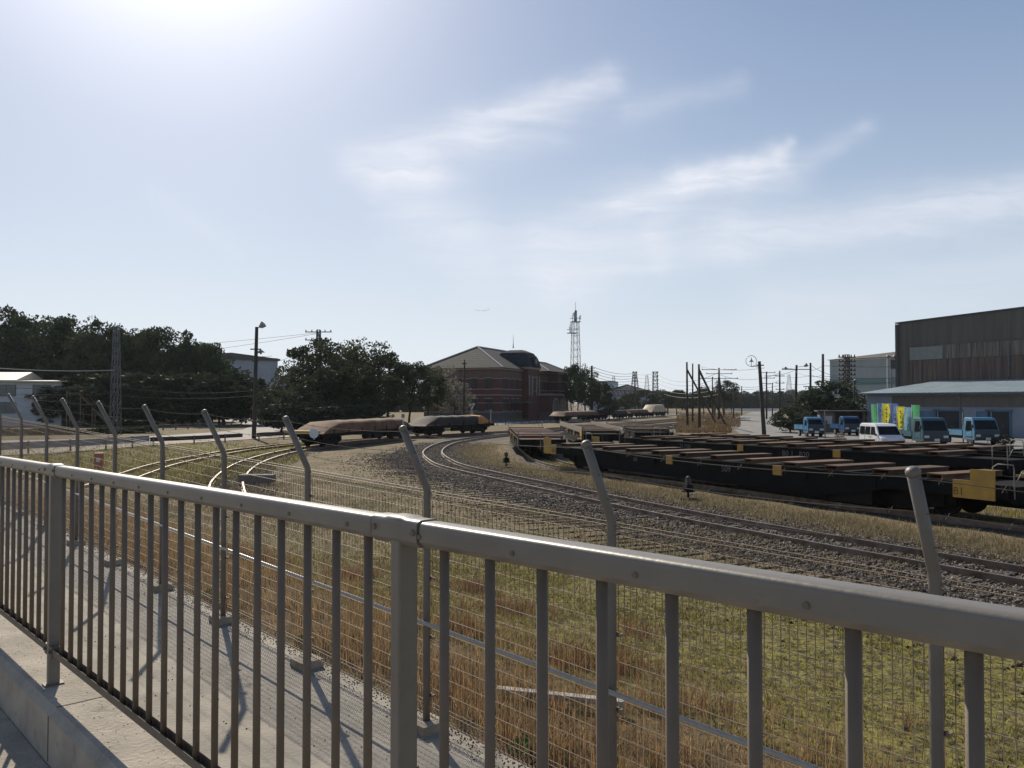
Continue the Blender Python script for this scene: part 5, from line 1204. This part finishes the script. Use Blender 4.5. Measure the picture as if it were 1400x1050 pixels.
def far_sheds():
    m = mat('far_pale_cladding', (.30, .31, .32), (.25, .26, .27), .2, rough=.8)
    c = P(857, 560, 260); r = empty('factory_shed', (c.x, c.y, 0), 0, 'wide pale factory shed with a shallow gabled roof beyond the far trees', 'building')
    W = 24; E = P(857, 541, 260).z; T = P(857, 528, 260).z
    b = MB(); b.prism([(-W/2, 0, 0), (W/2, 0, 0), (W/2, 0, E), (0, 0, T), (-W/2, 0, E)], (0, 0, 0), (0, 30, 0)); b.build('wall', m, r)
    b = MB(); b.beam((-W/2-.5, -.3, E), (0, -.3, T+.3), .8, .5); b.beam((0, -.3, T+.3), (W/2+.5, -.3, E), .8, .5); b.build('roof_edge', m_dsteel, r)
    c = P(826, 560, 300); r = empty('storage_tank', (c.x, c.y, 0), 0, 'pale cylindrical storage tank left of the factory shed', 'tank'); z = P(826, 523, 300).z
    b = MB(); b.tube([(0, 0, 0), (0, 0, z)], 5.2, 24); b.build('shell', m_wwall, r); b = MB(); b.tube([(0, 0, z), (0, 0, z+.5)], [5.3, 4.2], 24); b.build('roof', m_polec, r)
    a = P(826, 533, 235); b_ = P(915, 536, 205); r = empty('pipe_bridge', (0, 0, 0), 0, 'long dark pipe bridge crossing in front of the factory shed', 'bridge')
    k = MB(); k.beam(a, b_, .8, .35); k.beam(a-Vector((0, 0, 1.5)), b_-Vector((0, 0, 1.5)), .8, .3)
    for i in range(15):
        p, q = a.lerp(b_, i/15), a.lerp(b_, (i+1)/15); k.beam(p, q-Vector((0, 0, 1.5)), .15, .15)
    k.build('truss', m_dsteel, r)
    for t in (.02, .35, .68, .98): p = a.lerp(b_, t); q = MB(); q.beam((p.x, p.y, 0), p, .3, .3); q.build('leg', m_dsteel, r)
    a = P(990, 560.5, 300); b_ = P(1062, 560.5, 300); r = MB(); r.box(((a.x+b_.x)/2, a.y, .35), (b_.x-a.x, .4, .9)); tag(r.build('barrier_wall', m_white), 'long low white barrier wall below the distant wooded hill', 'wall')
far_sheds()

# ------------------------------------------------------------------ vehicles, front facing -y
m_tyre = mat('tyre_rubber', (.02, .02, .02), rough=.9); m_rim = mat('wheel_steel', (.35, .35, .36), rough=.4, metal=.6)
m_glass = mat('windscreen_glass', (.010, .012, .014), rough=.08, spec=.2); m_bump = mat('black_plastic', (.03, .03, .032), rough=.6)
m_front_shade = mat('grille_and_front_shade', (.02, .035, .05), rough=.5)  # dark grille colour that also paints in the shade of the cab fronts
m_lampg = mat('headlamp_glass', (.55, .55, .55), rough=.15); m_plate = mat('number_plate', (.65, .66, .6), rough=.5)
def wheel(root, x, y, r=.29, w=.17):
    s = 1 if x > 0 else -1; b = MB(); b.tube([(x-w/2, y, r), (x-w/2+.02, y, r), (x+w/2-.02, y, r), (x+w/2, y, r)], [r*.86, r, r, r*.86], 18); t = b.build('wheel', m_tyre, root)
    b = MB(); b.tube([(x+s*w/2-.03*s, y, r), (x+s*w/2+.012*s, y, r)], r*.58, 12); b.build('rim', m_rim, t)
def quadx(b, pts, th):      # side panel polygon (y,z) at x
    b.prism(pts, (0, 0, 0), th)
def truck(px, yb, label, body, W=1.7, Ht=1.98, L=4.7, bed=True, D=None, cabL=1.55, rz=0, group='small trucks parked by the annex', dx=0):
    g = G(px, yb); root = empty('flatbed_truck', (g.x, g.y, 0), rz, label, 'truck', group); w = W/2
    prof = [(0, .38), (-.02, .95), (.06, 1.12), (.36, Ht-.16), (.52, Ht-.03), (.8, Ht), (cabL-.15, Ht), (cabL, Ht-.1), (cabL, .38)]
    n = len(prof); vs = []
    for k, xx in ((0, -w), (1, w)):
        for y, z in prof: vs.append((xx*(1-.10*max(0, z-1.05)), y, z))
    b = MB(); b.add(vs, [tuple(range(n)), tuple(range(n, 2*n))[::-1]]+[(i, (i+1) % n, n+(i+1) % n, n+i) for i in range(n)]); b.build('cab', body, root, bevel=.05)
    f = lambda z: .06+(.36-.06)*(z-1.12)/(Ht-.16-1.12)
    xx = lambda z: w*(1-.10*max(0, z-1.05))
    z0, z1 = 1.13, Ht-.2; b = MB(); b.prism([(-xx(z0)+.10, f(z0)-.012, z0), (xx(z0)-.10, f(z0)-.012, z0), (xx(z1)-.10, f(z1)-.012, z1), (-xx(z1)+.10, f(z1)-.012, z1)], (0, 0, 0), (0, -.012, 0)); b.build('windscreen', m_glass, root)
    for s in (-1, 1):
        b = MB(); pts = [(s*(xx(1.08)+.004), .30, 1.08), (s*(xx(1.08)+.004), cabL-.38, 1.02), (s*(xx(Ht-.25)+.004), cabL-.42, Ht-.25), (s*(xx(Ht-.25)+.004), .55, Ht-.25)]
        b.prism(pts, (0, 0, 0), (s*.012, 0, 0)); b.build('side_window', m_glass, root)
        b = MB(); b.box((s*(w+.004), cabL-.33, 1.0), (.012, .015, 1.1)); b.box((s*(w+.004), .34, .8), (.012, .015, .5)); b.build('door_gap', m_bump, root)
        b = MB(); b.tube([(s*w*.93, .12, 1.30), (s*(w+.14), -.02, 1.36)], .015, 6); b.box((s*(w+.17), -.02, 1.36), (.14, .05, .26)); b.build('mirror', m_bump, root)
        b = MB(); b.box((s*(w-.26), -.035, .70), (.34, .05, .17)); b.build('headlight', m_lampg, root, bevel=.01)
        wheel(root, s*(w-.12), .62, .30); wheel(root, s*(w-.14), L-1.05, .30)
        b = MB(); b.box((s*(w+.006), .62, .60), (.02, .82, .10)); b.box((s*(w-.02), .62, .40), (.02, .78, .36)); b.build('wheel_arch', m_bump, root)
    b = MB(); b.box((0, -.06, .46), (W+.02, .14, .22)); b.build('bumper', m_bump, root, bevel=.02)
    b = MB(); b.box((0, -.028, .85), (W-.06, .04, .50)); b.build('grille_shade_panel', m_front_shade, root)  # grille panel made large and dark, painting shade onto the cab front
    b = MB(); b.box((0, -.14, .48), (.36, .015, .17)); b.build('number_plate', m_plate, root)
    b = MB(); b.box((0, (cabL+L)/2, .48), (.75, L-cabL, .16)); b.build('chassis', m_bump, root)
    b = MB(); b.box((0, (cabL+.08+L)/2, .70), (W, L-cabL-.08, .08)); bd = b.build('bed', body, root)
    for s in (-1, 1): b = MB(); b.box((s*(w-.02), (cabL+.08+L)/2, .90), (.04, L-cabL-.1, .32)); b.box((s*(w-.0), (cabL+.08+L)/2, .90), (.02, .05, .30)); b.build('side_gate', body, root)
    b = MB(); b.box((0, L-.02, .90), (W-.06, .04, .32)); b.build('tail_gate', body, root)
    b = MB()
    for z in (.95, 1.3, 1.62): b.beam((-w+.1, cabL+.12, z), (w-.1, cabL+.12, z), .04, .04)
    for x in (-w+.1, 0, w-.1): b.beam((x, cabL+.12, .72), (x, cabL+.12, 1.66), .04, .04)
    b.build('head_guard', m_chip, root)
    return root
m_tb = mat('light_blue_car_paint', (.09, .25, .42), (.08, .22, .38), 2, rough=.28); m_tb2 = mat('pale_blue_car_paint', (.10, .25, .38), (.09, .22, .33), 2, rough=.35); m_db = mat('mid_blue_car_paint', (.035, .10, .22), rough=.3); m_tl = mat('teal_car_paint', (.035, .10, .13), rough=.35)
truck(1116, 598, 'small blue flatbed truck at the bushes, leftmost of the parked trucks', m_tb, W=1.48, Ht=1.78, L=3.5, cabL=1.2)
truck(1166, 596, 'small dark blue truck in front of the open shed', m_db, W=1.6, Ht=1.8, L=3.4, cabL=1.2)
truck(1280, 611, 'teal flatbed truck facing the camera, right of the flags', m_tl, W=1.85, Ht=2.02, L=4.7)
truck(1350, 609, 'light blue flatbed truck parked rightmost, before the dark annex door', m_tb2, W=1.85, Ht=2.0, L=4.8)
def van():
    g = G(1222, 619); root = empty('van', (g.x, g.y, 0), 0, 'white compact van parked behind the flat wagons, in front of the flags', 'van'); w = .74
    prof = [(0, .32), (-.02, .72), (.10, .90), (.42, 1.02), (.92, 1.62), (1.2, 1.74), (3.1, 1.76), (3.32, 1.66), (3.38, 1.0), (3.38, .32)]
    n = len(prof); vs = []
    sh = lambda z: 1-.14*max(0, z-1.0)
    for xx in (-w, w):
        for y, z in prof: vs.append((xx*sh(z), y, z))
    b = MB(); b.add(vs, [tuple(range(n)), tuple(range(n, 2*n))[::-1]]+[(i, (i+1) % n, n+(i+1) % n, n+i) for i in range(n)]); b.build('body', mat('white_car_paint', (.68, .69, .70), rough=.25), root, bevel=.05)
    a, c = (.47, 1.07), (.90, 1.58); b = MB(); nx = Vector((0, -(c[1]-a[1]), c[0]-a[0])).normalized()*.014
    b.prism([(-w*sh(a[1])+.06, *a), (w*sh(a[1])-.06, *a), (w*sh(c[1])-.08, *c), (-w*sh(c[1])+.08, *c)], nx*.2, nx); b.build('windscreen', m_glass, root)
    for s in (-1, 1):
        for y0, y1, k in ((.80, 1.55, .28), (1.66, 2.36, 0), (2.46, 3.16, 0)):
            b = MB(); X = lambda z: s*(w*sh(z)+.004); b.prism([(X(1.06), y0, 1.06), (X(1.06), y1, 1.06), (X(1.56), y1, 1.56), (X(1.56), y0+k, 1.56)], (0, 0, 0), (s*.012, 0, 0)); b.build('side_window', m_glass, root)
        for y in (.72, 1.61, 2.41): b = MB(); b.box((s*(w+.003), y, .72), (.01, .014, .6)); b.build('door_gap', m_bump, root)
        for y in (1.42, 1.78): b = MB(); b.box((s*(w+.012), y, .92), (.02, .13, .03)); b.build('door_handle', m_bump, root)
        wheel(root, s*(w-.08), .52, .27, .15); wheel(root, s*(w-.08), 2.85, .27, .15)
        b = MB(); b.box((s*(w-.20), .0, .76), (.30, .10, .16)); b.build('headlight', m_lampg, root, bevel=.02)
        b = MB(); b.box((s*(w+.09), .62, 1.08), (.14, .09, .13)); b.build('mirror', m_bump, root, bevel=.02)
    b = MB(); b.box((0, -.03, .42), (2*w-.02, .12, .24)); b.build('bumper', m_bump, root, bevel=.03)
    b = MB(); b.box((0, -.10, .46), (.34, .015, .16)); b.build('number_plate', m_plate, root)
    b = MB(); b.beam((-.3, .50, 1.12), (.15, .58, 1.20), .02, .02); b.beam((.1, .50, 1.12), (.5, .58, 1.20), .02, .02); b.build('wipers', m_bump, root)
van()
g = G(318, 567.5); bt = truck(322, 569.5, 'long blue truck with a low flat bed parked far away on the left road', m_db, W=2.3, Ht=2.9, L=9.5, cabL=2.2, rz=math.pi*1.5-.1, group='trucks')
# banner flags
cols = (('green', (.10, .42, .16)), ('blue', (.10, .16, .42)), ('yellow', (.62, .58, .06)), ('blue', (.12, .16, .45)), ('yellow', (.66, .60, .05)), ('pale blue', (.22, .38, .50)), ('green', (.12, .48, .18)))
FP = ((1192, 553, 600), (1200, 552, 600), (1206.5, 552, 601), (1217.5, 552, 603), (1226, 556, 605), (1236.5, 557, 606), (1247, 554, 607))
m_ink = mat('banner_ink', (.05, .06, .05), rough=.8); m_inkw = mat('banner_white_ink', (.6, .65, .6), rough=.8)
ords = ('leftmost', 'second', 'third', 'fourth', 'fifth', 'sixth', 'rightmost')
for k, ((px, yt, yb), (cn, c)) in enumerate(zip(FP, cols)):
    D = 66-k*.9; base = P(px, yb, D); root = empty('banner_flag', (base.x, base.y, 0), -.35, '%s banner flag, %s of the seven in the row behind the white van' % (cn, ords[k]), 'flag', 'banner flags behind the white van')
    h = P(px, yt, D).z; m = bpy.data.materials.get('banner_'+cn.replace(' ', '_')) or leafmat('banner_'+cn.replace(' ', '_'), c, tuple(v*.85 for v in c), .5)
    b = MB(); b.tube([(0, 0, 0), (0, 0, h+.05)], .014, 6); b.tube([(0, 0, h), (.55, 0, h)], .01, 5); b.build('pole', m_white, root)
    b = MB(); nx, nz = 6, 14; vs = []; fs = []; hh = min(h-.25, 1.95 if k < 4 else 2.3)
    cy = lambda x, z: .07*math.sin(z*3.1+k*1.7+x*5)+.05*math.sin(x*9+k)
    for j in range(nz+1):
        for i in range(nx+1):
            x = .03+.52*i/nx*(1-.12*math.sin(j*.5+k)); z = h-hh*j/nz; vs.append((x+.10*j/nz*math.sin(k*2.2), cy(x, z), z))
    for j in range(nz):
        for i in range(nx): a = j*(nx+1)+i; fs.append((a, a+1, a+nx+2, a+nx+1))
    b.add(vs, fs, True); cl = b.build('cloth', m, root, fix=False)
    rd = random.Random(k)
    for q in range(5):
        z = h-.3-q*hh/6.2; x = .30; b = MB()
        for _ in range(3):
            zz = z-rd.uniform(0, .22); b.box((x+rd.uniform(-.05, .05), cy(x, zz)-.03, zz), (rd.uniform(.1, .22), .01, .035))
        b.box((x, cy(x, z-.1)-.03, z-.12), (.035, .01, .24)); b.build('printed_mark', m_ink if cn == 'yellow' else m_inkw, cl)
# small road signs
def sign(px, yt, yb, kind, label, D=None):
    D = D or G(px, yb).y; base = P(px, yb, D); h = P(px, yt, D).z; root = empty('road_sign', (base.x, base.y, 0), 0, label, 'sign', 'small road signs')
    b = MB(); b.tube([(0, 0, 0), (0, 0, h)], .045, 6); b.build('pole', m_white, root)
    b = MB()
    if kind == 'tri': b.prism([(-.5, -.06, h), (.5, -.06, h), (0, -.06, h-.85)], (0, -.02, 0), (0, .02, 0)); b.build('plate', m_white, root); b = MB(); b.box((0, -.07, h-1.25), (.5, .03, .5)); b.build('lower_plate', m_chip, root)
    elif kind == 'x': b.beam((-.45, -.06, h-.6), (.45, -.06, h), .04, .14); b.beam((-.45, -.09, h), (.45, -.09, h-.6), .04, .14); b.build('crossing_plate', m_chip, root)
    else: b.box((0, -.06, h-.15), (.26, .03, .3)); b.build('plate', m_chip, root)
sign(645, 552, 578, 'tri', 'give way sign in front of the left corner of the brick building', 118)
sign(309, 545, 569, 'x', 'crossing sign in front of the far blue truck', 150)
sign(262, 549, 569, 'x', 'crossing sign between the left trees and the road', 150)
sign(671, 560, 582, 'box', 'thin post with a small plate near the base of the brick building', 112)
sign(551, 566, 600, 'box', 'thin post with a small plate before the dark covered wagon', 66)
# trackside boxes and stones
g = G(337, 662); c = MB(); c.box((g.x+.4, g.y, .22), (1.3, .5, .3)); tag(c.build('switch_box', m_polec, bevel=.02), 'low dark switch machine box beside the curved wagon track', 'box')
m_slab = mat('pale_slab', (.45, .43, .38), (.35, .33, .3), 4, rough=.9)
g = P(760, 862, 7.6); z = ground_z(g.x, g.y); c = MB(); c.beam(Vector((g.x-.55, g.y+.15, z+.09)), Vector((g.x+.6, g.y-.2, z+.09)), .09, .05); tag(c.build('plank', m_slab, bevel=.005), 'pale weathered plank lying in the dry grass beyond the mesh fence', 'plank')
# birds
for k, (px, py) in enumerate(((652, 424), (655, 425), (661, 425), (664, 425), (668, 423))):
    c = P(px, py, 150); b = MB(); s = .45
    b.add([c+Vector((0, -.3, 0))*s, c+Vector((0, .5, 0))*s, c+Vector((-1, 0, .35))*s, c+Vector((-.45, .3, .25))*s, c+Vector((1, 0, .35))*s, c+Vector((.45, .3, .25))*s, c+Vector((0, 0, -.12))*s], [(0, 3, 2), (0, 1, 3), (0, 4, 5), (0, 5, 1), (0, 1, 6)])
    b.sphere(c, .16*s, 6, 4, (1, 2.2, .8)); tag(b.build('bird', m_black), 'tiny dark bird flying high above the brick building', 'bird', 'flock of distant birds')

# ------------------------------------------------------------------ haze
hb = MB(); hb.box((0, 1800, 16), (5400, 4700, 38)); hz = hb.mesh('haze', None); hm = bpy.data.materials.new('haze'); hm.use_nodes = True; nt = hm.node_tree
for n_ in list(nt.nodes):
    if n_.type == 'BSDF_PRINCIPLED': nt.nodes.remove(n_)
pv = nt.nodes.new('ShaderNodeVolumePrincipled'); pv.inputs['Color'].default_value = (.78, .86, .97, 1); pv.inputs['Density'].default_value = .00010; pv.inputs['Anisotropy'].default_value = .3
nt.links.new(pv.outputs[0], [n_ for n_ in nt.nodes if n_.type == 'OUTPUT_MATERIAL'][0].inputs['Volume']); hz.materials.append(hm); tag(link('haze', hz), kind='stuff')
